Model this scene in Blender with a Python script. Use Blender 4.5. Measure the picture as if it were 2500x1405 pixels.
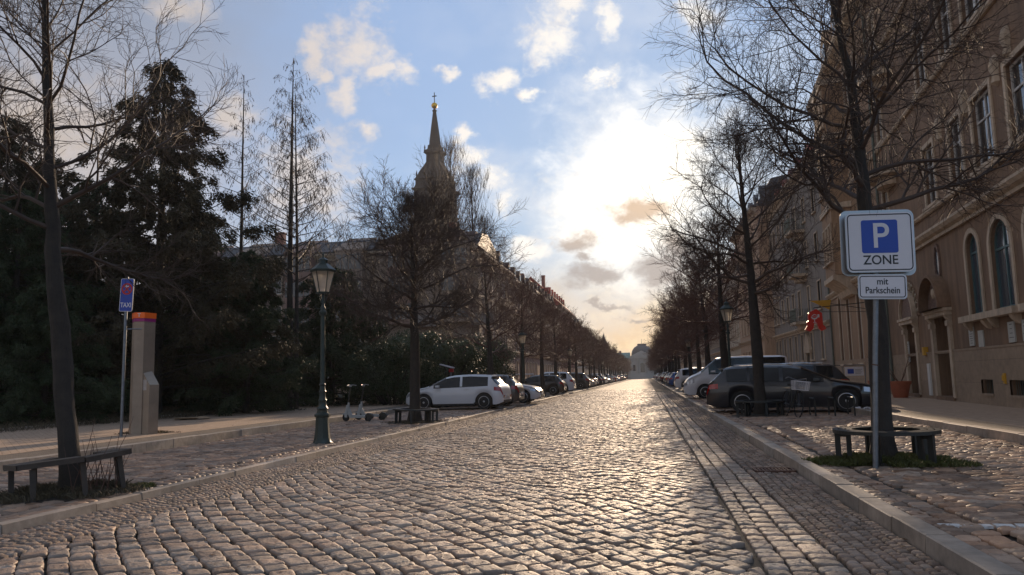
import bpy, math, random
import numpy as np
from mathutils import Vector, Matrix
R = math.radians
for o in list(bpy.data.objects): bpy.data.objects.remove(o)
scn = bpy.context.scene
COL = scn.collection

# ------------------------------------------------------------------ camera
CH = 1.30
FPX = 1880.0
_d = Vector((1577 - 1250, -(917 - 702.5), -FPX)).normalized()
_n = _d.cross(Vector((-1, -.025, 0))).normalized()
if _n.y < 0: _n = -_n
_r = _d.cross(_n)
ROT = Matrix((_r, _d, _n))            # camera axes -> world
cd = bpy.data.cameras.new('camera'); cam = bpy.data.objects.new('camera', cd); COL.objects.link(cam)
cam.matrix_world = Matrix.Translation((0, 0, CH)) @ ROT.to_4x4()
cd.sensor_width = 36; cd.lens = FPX * 36 / 2500; cd.clip_start = .1; cd.clip_end = 6000
scn.camera = cam

# ------------------------------------------------------------------ sky and sun
SUN_EL, SUN_AZ = R(13.0), R(3.2)      # azimuth from +Y towards +X
scn.view_settings.view_transform = 'Standard'; scn.view_settings.look = 'None'
scn.view_settings.exposure = 0.22; scn.view_settings.gamma = 1
sl = bpy.data.lights.new('sun', 'SUN'); sun = bpy.data.objects.new('sun', sl); COL.objects.link(sun)
sl.energy = 5.0; sl.angle = R(0.6); sl.color = (1.0, .74, .50)
sdir = Vector((math.sin(SUN_AZ) * math.cos(SUN_EL), math.cos(SUN_AZ) * math.cos(SUN_EL), math.sin(SUN_EL)))
sun.rotation_euler = sdir.to_track_quat('Z', 'Y').to_euler()

W = bpy.data.worlds.new('World'); scn.world = W; W.use_nodes = True
def build_sky():
    nt = W.node_tree; nt.nodes.clear(); L = nt.links
    def N(t, **k):
        n = nt.nodes.new(t)
        for a, b in k.items(): setattr(n, a, b)
        return n
    def mth(op, a, b=None, clamp=False):
        n = N('ShaderNodeMath', operation=op, use_clamp=clamp)
        for i, v in enumerate((a, b)):
            if v is None: continue
            if isinstance(v, (int, float)): n.inputs[i].default_value = v
            else: L.new(v, n.inputs[i])
        return n.outputs[0]
    def mix(f, a, b, typ='MIX'):
        n = N('ShaderNodeMix', data_type='RGBA', blend_type=typ)
        for s, v in ((0, f), (6, a), (7, b)):
            if isinstance(v, (int, float)): n.inputs[s].default_value = v
            elif isinstance(v, tuple): n.inputs[s].default_value = (*v, 1)
            else: L.new(v, n.inputs[s])
        return n.outputs[2]
    sky = N('ShaderNodeTexSky', sky_type='NISHITA'); sky.sun_disc = False
    sky.sun_elevation = SUN_EL; sky.sun_rotation = SUN_AZ; sky.air_density = 1.0; sky.dust_density = 0.3; sky.ozone_density = 3.0
    tc = N('ShaderNodeTexCoord'); sep = N('ShaderNodeSeparateXYZ'); L.new(tc.outputs['Generated'], sep.inputs[0])
    X, Y, Z = sep.outputs
    az = mth('MULTIPLY', mth('ARCTAN2', X, Y), 57.2958)
    el = mth('MULTIPLY', mth('ARCSINE', Z), 57.2958)
    comb = N('ShaderNodeCombineXYZ'); L.new(mth('MULTIPLY', az, .9), comb.inputs[0]); L.new(mth('MULTIPLY', el, 1.25), comb.inputs[1])
    def noise(scale, detail, rough, off=0.0, dist=0.0):
        m = N('ShaderNodeMapping'); L.new(comb.outputs[0], m.inputs[0]); m.inputs['Location'].default_value = (off, off * .7, off * .3)
        n = N('ShaderNodeTexNoise', noise_dimensions='3D'); L.new(m.outputs[0], n.inputs[0])
        n.inputs['Scale'].default_value = scale; n.inputs['Detail'].default_value = detail
        n.inputs['Roughness'].default_value = rough; n.inputs['Distortion'].default_value = dist
        return mth('SUBTRACT', n.outputs[0], .5)
    w1 = noise(.35, 5, .6, 3.1); w2 = noise(.35, 5, .6, 41.7)
    azd = mth('ADD', az, mth('MULTIPLY', w1, 4.2)); eld = mth('ADD', el, mth('MULTIPLY', w2, 3.2))
    fbm = noise(.42, 9, .62, 11.0, .3); fbm2 = noise(1.3, 8, .6, 23.0, .2); soft = noise(.13, 5, .55, 57.0)
    def blobs(lst):
        tot = None
        for a, e, wa, we in lst:
            da = mth('MULTIPLY', mth('SUBTRACT', azd, a), 1 / wa); de = mth('MULTIPLY', mth('SUBTRACT', eld, e), 1 / we)
            v = mth('SUBTRACT', 1.35, mth('SQRT', mth('ADD', mth('MULTIPLY', da, da), mth('MULTIPLY', de, de))))
            tot = v if tot is None else mth('MAXIMUM', tot, v)
        return tot
    def ss(v, lo, hi):
        n = N('ShaderNodeMapRange', interpolation_type='SMOOTHSTEP'); L.new(v, n.inputs[0])
        n.inputs[1].default_value = lo; n.inputs[2].default_value = hi; return n.outputs[0]
    # angle-to-sun falloff
    dot = N('ShaderNodeVectorMath', operation='DOT_PRODUCT'); L.new(tc.outputs['Generated'], dot.inputs[0]); dot.inputs[1].default_value = (math.sin(R(.6)) * math.cos(R(13.5)), math.cos(R(.6)) * math.cos(R(13.5)), math.sin(R(13.5)))   # the bright cloud veiling the sun
    ang = mth('MULTIPLY', mth('ARCCOSINE', mth('MINIMUM', dot.outputs['Value'], 1.0)), 57.2958)
    near = mth('SUBTRACT', 1.0, ss(ang, 2.0, 26.0))
    glow = mth('SUBTRACT', 1.0, ss(mth('ADD', ang, mth('MULTIPLY', fbm, 13)), 0.0, 11.5))
    lum = N('ShaderNodeRGBToBW'); L.new(sky.outputs[0], lum.inputs[0])
    comp = mth('DIVIDE', 1.0, mth('ADD', .62, mth('MULTIPLY', lum.outputs[0], .125)))
    vs = N('ShaderNodeVectorMath', operation='SCALE'); L.new(sky.outputs[0], vs.inputs[0]); L.new(comp, vs.inputs['Scale'])
    sat = N('ShaderNodeHueSaturation'); sat.inputs['Saturation'].default_value = 1.25; L.new(vs.outputs[0], sat.inputs['Color'])
    skyc = mix(1.0, sat.outputs[0], (.80, 1.0, 1.27), 'MULTIPLY')
    skyc = mix(.40, skyc, (7.8, 9.4, 11.4))
    # thin veil: warm near the sun and the horizon, grey to the left
    base = mix(mth('MULTIPLY', ss(mth('ADD', el, mth('MULTIPLY', soft, 14)), 9.5, 2.5), .0), skyc, skyc)
    low = mth('SUBTRACT', 1.0, ss(mth('ADD', el, mth('MULTIPLY', soft, 7)), 1.5, 10.5))
    front = mth('SUBTRACT', 1.0, ss(mth('ABSOLUTE', mth('ADD', az, 2.0)), 16.0, 46.0))
    warmc = mix(near, (7.2, 6.0, 5.2), (13.2, 8.4, 3.4))
    base = mix(mth('MULTIPLY', mth('MULTIPLY', low, front), .93), base, warmc)
    left = mth('SUBTRACT', 1.0, ss(mth('ADD', az, mth('MULTIPLY', soft, 14)), -40.0, -17.0))
    lc = mix(ss(el, 12, 26), (5.9, 5.4, 5.3), (3.3, 3.5, 4.1))
    base = mix(mth('MULTIPLY', left, .82), base, lc)
    strata = mth('MULTIPLY', ss(mth('ADD', noise(.5, 7, .6, 71.0), mth('MULTIPLY', soft, .6)), .0, .16), mth('MULTIPLY', low, front))
    base = mix(mth('MULTIPLY', strata, .55), base, (13.5, 10.5, 6.0))
    # white clouds
    wl = [(-21.1,24.1,2.6,2.6),(-19.6,22.6,1.1,.9),(-24.2,23.5,1.0,1.6),(-23.6,22.1,.7,.9),(-21.9,20.7,1.0,1.6),(-18.0,22.6,1.3,1.0),(-6.0,24.7,2.5,2.2),(-4.2,26.6,1.5,.7),(-10.4,21.6,1.9,1.0),(-20.5,18.5,1.2,.8),
          (-12.5,16.2,1.5,1.1),(-10.9,14.8,1.4,1.2),(-9.9,13.2,1.0,1.3),(-13.3,18.2,.9,1.0),(-14.1,22.2,.9,.6),(-7.5,20.6,1.2,.6),(-1.5,25.5,.8,1.6),(-2.2,21.6,1.6,.5),(-1.6,14.4,4.6,2.8),(3.5,16.5,2.2,1.8),(5.0,25.1,1.7,1.2),(-33.8,25.2,2.4,1.4),
          (-30.1,18.5,2.1,1.6),(-24.7,14.8,4.2,4.2),(-8.3,9.6,1.8,1.2),(-3.0,10.5,4.5,2.4),(1.5,11.0,3.2,3.0),(-42,17,7,4),(8,27,3,1.2),(-4.2,12.6,2.8,1.5),(2.6,14.6,2.8,2.2),(-5.5,10.8,2.0,1.2)]
    wb = mth('ADD', blobs(wl), mth('MULTIPLY', fbm, 2.0)); wb = mth('ADD', wb, mth('MULTIPLY', fbm2, .9))
    wm = ss(wb, .12, 1.25)
    far_w = mix(left, (8.6, 7.9, 7.6), (6.3, 5.5, 5.0))
    wc = mix(near, far_w, (14.0, 13.2, 11.8))
    wc = mix(mth('MULTIPLY', ss(mth('ADD', noise(1.0, 7, .6, 91.0), mth('MULTIPLY', wm, -.10)), -.10, .16), .42), wc, (7.4, 6.9, 7.2))      # shaded folds inside the clouds
    base = mix(mth('MULTIPLY', wm, .95), base, wc)
    # wide pale veil between them
    veil = mth('MULTIPLY', mth('MULTIPLY', near, ss(soft, -.10, .16)), .5)
    base = mix(veil, base, (9.8, 9.9, 10.2))
    # glow of the hidden sun
    base = mix(mth('MULTIPLY', mth('POWER', glow, 1.5), .75), base, (19.0, 17.5, 15.0))
    # dark cloud scraps in front of the sun
    dl = [(.2,12.3,2.6,1.0),(-4.6,9.9,2.6,.95),(-3.3,7.6,3.0,1.25),(1.3,7.6,2.6,1.5),(-.3,4.2,1.8,.35),(-2.7,5.2,1.8,.3),(2.8,9.4,1.6,1.0),(-4.2,8.7,1.1,.7)]
    db = mth('ADD', blobs(dl), mth('MULTIPLY', fbm, 1.7)); db = mth('ADD', db, mth('MULTIPLY', fbm2, .9))
    dm = ss(db, .2, 1.1)
    dc = mix(ss(el, 8.5, 12.5), (4.6, 3.9, 3.5), (7.5, 4.9, 2.9))
    base = mix(mth('MULTIPLY', dm, .82), base, dc)
    bg = N('ShaderNodeBackground'); L.new(base, bg.inputs[0]); bg.inputs[1].default_value = .080
    out = N('ShaderNodeOutputWorld'); L.new(bg.outputs[0], out.inputs[0])
SKY_GAIN = 1.0
build_sky()

# ------------------------------------------------------------------ helpers
_mats = {}
def M(name, col, rough=.6, metal=0.0, var=.0, vscale=3.0, bump=0.0, bscale=30.0, spec=.5, tone=0.0, coat=0.0, trans=0.0, emit=None, detail=5, streak=0.0):
    """procedural material: base colour with noise variation and noise bump in object space"""
    if name in _mats: return _mats[name]
    m = bpy.data.materials.new(name); m.use_nodes = True; nt = m.node_tree; L = nt.links
    b = nt.nodes['Principled BSDF']
    b.inputs['Base Color'].default_value = (*col, 1); b.inputs['Roughness'].default_value = rough; b.inputs['Metallic'].default_value = metal
    b.inputs['Specular IOR Level'].default_value = spec; b.inputs['Coat Weight'].default_value = coat; b.inputs['Coat Roughness'].default_value = .06
    if trans: b.inputs['Transmission Weight'].default_value = trans
    if emit: b.inputs['Emission Color'].default_value = (*emit[:3], 1); b.inputs['Emission Strength'].default_value = emit[3]
    tc = nt.nodes.new('ShaderNodeTexCoord')
    csock = None
    if var:
        n = nt.nodes.new('ShaderNodeTexNoise'); n.inputs['Scale'].default_value = vscale; n.inputs['Detail'].default_value = detail; n.inputs['Roughness'].default_value = .65
        L.new(tc.outputs['Object'], n.inputs[0])
        r = nt.nodes.new('ShaderNodeMapRange'); L.new(n.outputs[0], r.inputs[0]); r.inputs[1].default_value = .25; r.inputs[2].default_value = .75
        r.inputs[3].default_value = 1 - var; r.inputs[4].default_value = 1 + var
        mx = nt.nodes.new('ShaderNodeVectorMath'); mx.operation = 'SCALE'; mx.inputs[0].default_value = col; L.new(r.outputs[0], mx.inputs['Scale'])
        csock = mx.outputs[0]
        rr = nt.nodes.new('ShaderNodeMapRange'); L.new(n.outputs[0], rr.inputs[0]); rr.inputs[3].default_value = min(1, rough * .85); rr.inputs[4].default_value = min(1, rough * 1.15)
        L.new(rr.outputs[0], b.inputs['Roughness'])
    if streak:                      # rain streaks and dirt, drawn out vertically
        mp = nt.nodes.new('ShaderNodeMapping'); mp.inputs['Scale'].default_value = (1.6, 1.6, .16); L.new(tc.outputs['Object'], mp.inputs[0])
        n = nt.nodes.new('ShaderNodeTexNoise'); n.inputs['Scale'].default_value = 2.2; n.inputs['Detail'].default_value = 8; n.inputs['Roughness'].default_value = .7; L.new(mp.outputs[0], n.inputs[0])
        r = nt.nodes.new('ShaderNodeMapRange'); L.new(n.outputs[0], r.inputs[0]); r.inputs[1].default_value = .35; r.inputs[2].default_value = .65; r.inputs[3].default_value = 1 - streak; r.inputs[4].default_value = 1 + streak * .4
        mx = nt.nodes.new('ShaderNodeVectorMath'); mx.operation = 'SCALE'; L.new(csock, mx.inputs[0]); L.new(r.outputs[0], mx.inputs['Scale']); csock = mx.outputs[0]
    if tone:
        at = nt.nodes.new('ShaderNodeAttribute'); at.attribute_name = 'tone'
        r = nt.nodes.new('ShaderNodeMapRange'); L.new(at.outputs['Fac'], r.inputs[0]); r.inputs[3].default_value = 1 - tone; r.inputs[4].default_value = 1 + tone
        mx = nt.nodes.new('ShaderNodeVectorMath'); mx.operation = 'SCALE'
        if csock: L.new(csock, mx.inputs[0])
        else: mx.inputs[0].default_value = col
        L.new(r.outputs[0], mx.inputs['Scale']); csock = mx.outputs[0]
    if csock: L.new(csock, b.inputs['Base Color'])
    if bump:
        n = nt.nodes.new('ShaderNodeTexNoise'); n.inputs['Scale'].default_value = bscale; n.inputs['Detail'].default_value = 6; n.inputs['Roughness'].default_value = .65
        L.new(tc.outputs['Object'], n.inputs[0])
        bp = nt.nodes.new('ShaderNodeBump'); bp.inputs['Strength'].default_value = 1.0; bp.inputs['Distance'].default_value = bump
        L.new(n.outputs[0], bp.inputs['Height']); L.new(bp.outputs[0], b.inputs['Normal'])
    _mats[name] = m
    return m

class MB:
    """collects primitives and links them as one mesh object"""
    def __init__(s): s.v = []; s.f = []; s.tone = []
    def add(s, vs, fs):
        n = len(s.v); s.v.extend([tuple(v) for v in vs]); s.f.extend([tuple(i + n for i in f) for f in fs])
    def box(s, x0, x1, y0, y1, z0, z1, mat=None):
        vs = [(x, y, z) for z in (z0, z1) for y in (y0, y1) for x in (x0, x1)]
        if mat: vs = [mat @ Vector(v) for v in vs]
        s.add(vs, [(0, 2, 3, 1), (4, 5, 7, 6), (0, 1, 5, 4), (2, 6, 7, 3), (0, 4, 6, 2), (1, 3, 7, 5)])
    def quad(s, *p): s.add(p, [tuple(range(len(p)))])
    def tube(s, pts, rad, k=6, cap=True):
        P = [Vector(p) for p in pts]
        if isinstance(rad, (int, float)): rad = [rad] * len(P)
        vs = []; fs = []
        for i, p in enumerate(P):
            t = (P[min(i + 1, len(P) - 1)] - P[max(i - 1, 0)])
            if t.length < 1e-9: t = Vector((0, 0, 1))
            t.normalize()
            a = t.cross(Vector((0.13, 0.99, 0.05))) if abs(t.z) > .6 else t.cross(Vector((0, 0, 1)))
            a.normalize(); b = t.cross(a)
            for j in range(k):
                an = 2 * math.pi * j / k
                vs.append(p + (a * math.cos(an) + b * math.sin(an)) * rad[i])
            if i:
                for j in range(k):
                    q = (i - 1) * k; w = i * k; j2 = (j + 1) % k
                    fs.append((q + j, q + j2, w + j2, w + j))
        if cap:
            fs.append(tuple(range(k - 1, -1, -1))); fs.append(tuple((len(P) - 1) * k + j for j in range(k)))
        s.add(vs, fs)
    def lathe(s, prof, k=16, c=(0, 0), rot=0.0, sq=False):
        vs = []; fs = []
        for i, (r, z) in enumerate(prof):
            for j in range(k):
                an = rot + 2 * math.pi * j / k
                vs.append((c[0] + r * math.cos(an), c[1] + r * math.sin(an), z))
            if i:
                for j in range(k):
                    j2 = (j + 1) % k; q = (i - 1) * k; w = i * k
                    fs.append((q + j, q + j2, w + j2, w + j))
        fs.append(tuple(range(k - 1, -1, -1))); fs.append(tuple((len(prof) - 1) * k + j for j in range(k)))
        s.add(vs, fs)
    def prism(s, poly, d0, d1, axis='y'):
        """extrude a 2D polygon (a,b); axis y: (a,d,b); x: (d,a,b); z: (a,b,d)"""
        f = {'y': lambda a, b, d: (a, d, b), 'x': lambda a, b, d: (d, a, b), 'z': lambda a, b, d: (a, b, d)}[axis]
        n = len(poly)
        vs = [f(a, b, d0) for a, b in poly] + [f(a, b, d1) for a, b in poly]
        fs = [tuple(range(n)), tuple(range(2 * n - 1, n - 1, -1))] + [(i, i + n, (i + 1) % n + n, (i + 1) % n) for i in range(n)]
        s.add(vs, fs)
    def build(s, name, mat, parent=None, smooth=False, loc=None, fixn=False):
        me = bpy.data.meshes.new(name); me.from_pydata(s.v, [], s.f)
        if fixn:
            import bmesh
            bm = bmesh.new(); bm.from_mesh(me); bmesh.ops.recalc_face_normals(bm, faces=bm.faces); bm.to_mesh(me); bm.free()
        if smooth:
            me.polygons.foreach_set('use_smooth', [True] * len(me.polygons))
        if isinstance(mat, (list, tuple)):
            for m_ in mat: me.materials.append(m_)
        else: me.materials.append(mat)
        me.update()
        if smooth == 'auto': me.set_sharp_from_angle(angle=R(38))
        return link(name, me, parent, loc)
def link(name, me, parent=None, loc=None):
    o = bpy.data.objects.new(name, me); COL.objects.link(o)
    if parent: o.parent = parent
    if loc is not None: o.location = loc
    return o
def fastmesh(name, V, F, mat, smooth=False, tone=None):
    """V (n,3), F (m,k) numpy -> mesh"""
    me = bpy.data.meshes.new(name); n, k = F.shape
    me.vertices.add(len(V)); me.vertices.foreach_set('co', np.asarray(V, dtype=np.float32).ravel())
    me.loops.add(n * k); me.loops.foreach_set('vertex_index', F.astype(np.int32).ravel())
    me.polygons.add(n); me.polygons.foreach_set('loop_start', np.arange(0, n * k, k, dtype=np.int32))
    me.polygons.foreach_set('loop_total', np.full(n, k, dtype=np.int32))
    if smooth: me.polygons.foreach_set('use_smooth', np.ones(n, dtype=bool))
    if tone is not None:
        a = me.attributes.new('tone', 'FLOAT', 'POINT'); a.data.foreach_set('value', np.asarray(tone, dtype=np.float32))
    me.materials.append(mat); me.update(calc_edges=True); return me
def tag(o, label=None, cat=None, group=None, kind=None):
    for k, v in (('label', label), ('category', cat), ('group', group), ('kind', kind)):
        if v: o[k] = v
    return o
def thing(name, loc, label, cat, group=None, rz=0.0, rx=0.0, ry=0.0):
    o = bpy.data.objects.new(name, None); COL.objects.link(o); o.location = loc; o.rotation_euler = (rx, ry, rz); o.empty_display_size = .2
    return tag(o, label, cat, group)
def copy_tree(o, parent=None):
    c = o.copy(); COL.objects.link(c); c.parent = parent
    for ch in o.children: copy_tree(ch, c)
    return c
def text_mesh(name, txt, size, mat, parent, loc, rot, ext=.002, align='CENTER', bold=0.0, sx=1.0):
    cu = bpy.data.curves.new(name, 'FONT'); cu.body = txt; cu.size = size; cu.extrude = ext; cu.align_x = align; cu.align_y = 'CENTER'; cu.offset = bold
    o = bpy.data.objects.new('tmp', cu); COL.objects.link(o)
    bpy.context.view_layer.update()
    me = bpy.data.meshes.new_from_object(o.evaluated_get(bpy.context.evaluated_depsgraph_get()))
    bpy.data.objects.remove(o)
    me.materials.clear(); me.materials.append(mat); me.name = name
    t = link(name, me, parent, loc); t.rotation_euler = rot; t.scale = (sx, 1, 1); return t
ORD = ['first','second','third','fourth','fifth','sixth','seventh','eighth','ninth','tenth','eleventh','twelfth','thirteenth','fourteenth','fifteenth','sixteenth','seventeenth','eighteenth','nineteenth','twentieth']
def ordinal(n):
    if n <= 20: return ORD[n - 1]
    t = {2: 'twenty', 3: 'thirty', 4: 'forty', 5: 'fifty', 6: 'sixty', 7: 'seventy'}[n // 10]
    return t + '-' + ORD[n % 10 - 1] if n % 10 else t[:-1] + 'ieth'

# ------------------------------------------------------------------ ground, road, kerbs, pavements
rng = np.random.default_rng(7); rnd = random.Random(11)
KL, KR = -5.9, 1.9                     # road edges
ZL, ZR, ZS = .065, .10, .22            # left bay, right bay, sidewalks
def undul(x, y):
    return .008 * np.sin(x * 1.7 + y * .6) + .007 * np.sin(x * .8 - y * 1.3 + 1) + .004 * np.sin(x * 4.1 + y * 2.7)
def stone_rows(x0, x1, y0, y1, ang, w, l0, l1, jit, seed, wob=0.0, wobk=.5):
    """quads of coursed stones; ang = course direction, w = course width; returned (N,4,2)"""
    r = np.random.default_rng(seed); ca, sa = math.cos(ang), math.sin(ang)
    cs = np.array([(x, y) for x in (x0, x1) for y in (y0, y1)]); u = cs[:, 0] * ca + cs[:, 1] * sa; v = -cs[:, 0] * sa + cs[:, 1] * ca
    out = []; vv = v.min() - w
    while vv < v.max() + w:
        wi = w * r.uniform(.86, 1.16); n = int((u.max() - u.min() + 1) / ((l0 + l1) / 2)) + 6
        br = u.min() - .5 - r.uniform(0, l1) + np.concatenate([[0], np.cumsum(r.uniform(l0, l1, n))])
        a, b = br[:-1], br[1:]
        q = np.stack([np.stack([a, a * 0 + vv], 1), np.stack([b, b * 0 + vv], 1), np.stack([b, b * 0 + vv + wi], 1), np.stack([a, a * 0 + vv + wi], 1)], 1)
        out.append(q); vv += wi
    q = np.concatenate(out); 
    q[..., 1] += wob * np.sin(q[..., 0] * wobk * 2 + q[..., 1] * .7); q[..., 0] += wob * np.sin(q[..., 1] * wobk * 2.3 + 1)
    q += r.uniform(-jit, jit, q.shape)
    x = q[..., 0] * ca - q[..., 1] * sa; y = q[..., 0] * sa + q[..., 1] * ca
    q = np.stack([x, y], -1); c = q.mean(1)
    keep = (c[:, 0] > x0) & (c[:, 0] < x1) & (c[:, 1] > y0) & (c[:, 1] < y1)
    q = q[keep]; q[..., 0] = np.clip(q[..., 0], x0, x1); return q
def stone_mesh(name, q, zt, mat, seed, gap=.016, dome=.006, hj=.007, lod=0, depth=.035, rough=.003, flat=None):
    r = np.random.default_rng(seed); N = len(q); c = q.mean(1, keepdims=True)
    d = q - c; ln = np.linalg.norm(d, axis=2, keepdims=True); q = c + d * np.clip(1 - gap * .72 / np.maximum(ln, .02), .2, 1)
    nx = np.roll(q, -1, 1)
    o = np.stack([q * .88 + nx * .12, q * .12 + nx * .88], 2).reshape(N, 8, 2)    # chaikin -> 8-gon
    if lod == 0:
        nx = np.roll(o, -1, 1); o = np.stack([o * .78 + nx * .22, o * .22 + nx * .78], 2).reshape(N, 16, 2)
        rings = [(1.0, -depth), (.99, -.010), (.95, -.002), (.74, .6), (.38, .9)]
    else: rings = [(1.0, -depth), (.97, -.006), (.66, .7)]
    K = o.shape[1]; V = []; zst = zt + r.uniform(-hj, hj, (N, 1)); tilt = r.normal(0, .020 if lod == 0 else .016, (N, 1, 2))
    for s_, z_ in rings:
        p = c + (o - c) * s_
        z = zst + (z_ if z_ <= 0 else z_ * dome * r.uniform(.3, 1.4, (N, 1)))
        if z_ > -.02: z = z + ((p - c) * tilt).sum(-1) + r.normal(0, rough, (N, K)) * (1 if z_ > 0 else .6)
        else: z = z + np.zeros((N, K))
        z = z + undul(p[..., 0], p[..., 1])
        V.append(np.concatenate([p, z[..., None]], -1))
    cz = zst[:, :, None] + dome * .95 + r.normal(0, rough, (N, 1, 1)) + undul(c[..., 0:1], c[..., 1:2])
    V.append(np.concatenate([c, cz], -1)); V = np.concatenate(V, 1); P = V.shape[1]; nr = len(rings)
    F = []
    for k in range(nr - 1):
        j = np.arange(K); j2 = (j + 1) % K
        F.append(np.stack([k * K + j, k * K + j2, (k + 1) * K + j2, (k + 1) * K + j], 1))
    j = np.arange(0, K, 2); F.append(np.stack([(nr - 1) * K + j, (nr - 1) * K + (j + 1) % K, (nr - 1) * K + (j + 2) % K, np.full(len(j), P - 1)], 1))
    F = np.concatenate(F); F = (F[None] + (np.arange(N) * P)[:, None, None]).reshape(-1, 4)
    tone = np.repeat(r.uniform(0, 1, N), P)
    return fastmesh(name, V.reshape(-1, 3), F, mat, True, tone)
def stone_mat(name, col, col2, rough, bumpd, tone=.3, spec=.5):
    m = M(name, col, rough, var=.28, vscale=9, bump=bumpd, bscale=46, spec=spec, tone=tone)
    nt = m.node_tree; b = nt.nodes['Principled BSDF']; L = nt.links
    # worn and stained patches across the paving
    pn = nt.nodes.new('ShaderNodeTexNoise'); pn.inputs['Scale'].default_value = .9; pn.inputs['Detail'].default_value = 7; pn.inputs['Roughness'].default_value = .7
    tcp = nt.nodes.new('ShaderNodeTexCoord'); L.new(tcp.outputs['Object'], pn.inputs[0]); pr = nt.nodes.new('ShaderNodeMapRange'); L.new(pn.outputs[0], pr.inputs[0]); pr.inputs[1].default_value = .3; pr.inputs[2].default_value = .7; pr.inputs[3].default_value = .62; pr.inputs[4].default_value = 1.25
    sc2 = nt.nodes.new('ShaderNodeVectorMath'); sc2.operation = 'SCALE'; L.new(b.inputs['Base Color'].links[0].from_socket, sc2.inputs[0]); L.new(pr.outputs[0], sc2.inputs['Scale']); L.new(sc2.outputs[0], b.inputs['Base Color'])
    # second hue per stone
    src = b.inputs['Base Color'].links[0].from_socket
    at = nt.nodes.new('ShaderNodeAttribute'); at.attribute_name = 'tone'
    mm = nt.nodes.new('ShaderNodeMath'); mm.operation = 'MULTIPLY'; mm.inputs[1].default_value = 7.31; L.new(at.outputs['Fac'], mm.inputs[0])
    fr = nt.nodes.new('ShaderNodeMath'); fr.operation = 'FRACT'; L.new(mm.outputs[0], fr.inputs[0])
    mx = nt.nodes.new('ShaderNodeMix'); mx.data_type = 'RGBA'; mx.blend_type = 'MULTIPLY'; L.new(fr.outputs[0], mx.inputs[0]); L.new(src, mx.inputs[6]); mx.inputs[7].default_value = (*col2, 1)
    L.new(mx.outputs[2], b.inputs['Base Color']); return m
m_setts = stone_mat('granite_setts', (.325, .262, .208), (1.0, .84, .74), .60, .011, .32, .42)
m_small = stone_mat('small_setts', (.25, .195, .155), (1.0, .86, .78), .75, .010, .35, .3)
m_bay = stone_mat('bay_setts', (.31, .225, .165), (1.0, .80, .66), .60, .005, .42, .4)
m_mortar = M('joint_dirt', (.045, .037, .028), .95, var=.4, vscale=14, bump=.01, bscale=40)
m_kerb = stone_mat('kerb_granite', (.34, .285, .235), (1.0, .93, .86), .7, .0018, .12)
m_earth = M('earth', (.05, .04, .028), .95, var=.5, vscale=6, bump=.03, bscale=25)
def far_paving(name, col, sx, sy, rot):
    m = M(name, col, .78, var=.22, vscale=5, spec=.3); nt = m.node_tree; b = nt.nodes['Principled BSDF']; L = nt.links
    tc = nt.nodes.new('ShaderNodeTexCoord'); mp = nt.nodes.new('ShaderNodeMapping'); mp.inputs['Rotation'].default_value = (0, 0, rot)
    br = nt.nodes.new('ShaderNodeTexBrick'); br.inputs['Scale'].default_value = 1.0; br.inputs['Brick Width'].default_value = sx; br.inputs['Row Height'].default_value = sy
    br.inputs['Mortar Size'].default_value = .014; br.inputs['Mortar Smooth'].default_value = .3; br.inputs['Bias'].default_value = -.1
    br.inputs['Color1'].default_value = (1, 1, 1, 1); br.inputs['Color2'].default_value = (.68, .68, .68, 1); br.inputs['Mortar'].default_value = (.2, .2, .2, 1)
    nz = nt.nodes.new('ShaderNodeTexNoise'); nz.inputs['Scale'].default_value = 2.5; L.new(tc.outputs['Object'], nz.inputs[0])
    ad = nt.nodes.new('ShaderNodeMix'); ad.data_type = 'VECTOR'; ad.inputs[0].default_value = .04; L.new(tc.outputs['Object'], ad.inputs[4]); L.new(nz.outputs[1], ad.inputs[5])
    L.new(ad.outputs[1], mp.inputs[0]); L.new(mp.outputs[0], br.inputs[0])
    mx = nt.nodes.new('ShaderNodeMix'); mx.data_type = 'RGBA'; mx.blend_type = 'MULTIPLY'; mx.inputs[0].default_value = .8
    src = b.inputs['Base Color'].links[0].from_socket; L.new(src, mx.inputs[6]); L.new(br.outputs[0], mx.inputs[7]); L.new(mx.outputs[2], b.inputs['Base Color'])
    bp = nt.nodes.new('ShaderNodeBump'); bp.inputs['Distance'].default_value = .012; bp.inputs['Strength'].default_value = 1; L.new(br.outputs[0], bp.inputs['Height']); L.new(bp.outputs[0], b.inputs['Normal'])
    return m
def sheet(name, x0, x1, y0, y1, z, mat, ny=1):
    mb = MB()
    for i in range(ny):
        a = y0 + (y1 - y0) * i / ny; b = y0 + (y1 - y0) * (i + 1) / ny
        mb.quad((x0, a, z), (x1, a, z), (x1, b, z), (x0, b, z))
    return tag(mb.build(name, mat), kind='structure')
mg = MB(); mg.quad((-900, -300, -.12), (900, -300, -.12), (900, 1200, -.12), (-900, 1200, -.12)); tag(mg.build('ground', m_earth), kind='structure')
sheet('road_bed', KL - .1, KR + .1, -30, 420, -.034, m_mortar)
sheet('left_bay_bed', -9.9, KL - .05, -20, 420, ZL - .03, m_mortar)
sheet('right_bay_bed', KR + .05, 5.85, -20, 420, ZR - .03, m_mortar)
def road_zone(i, nm, x0, x1, y0, y1, ang, w, l0, l1, jit, gap, mat, z, lod, wob=0.0, dome=.0055, hj=.006):
    q = stone_rows(x0, x1, y0, y1, ang, w, l0, l1, jit, 100 + i, wob)
    tag(link(nm, stone_mesh(nm, q, z, mat, 200 + i, gap, dome, hj, lod)), kind='structure')
A = R(127)
road_zone(1, 'road', -5.02, .72, 3.4, 20, A, .155, .12, .25, .018, .015, m_setts, 0, 0, .07, .003, .009)
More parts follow.
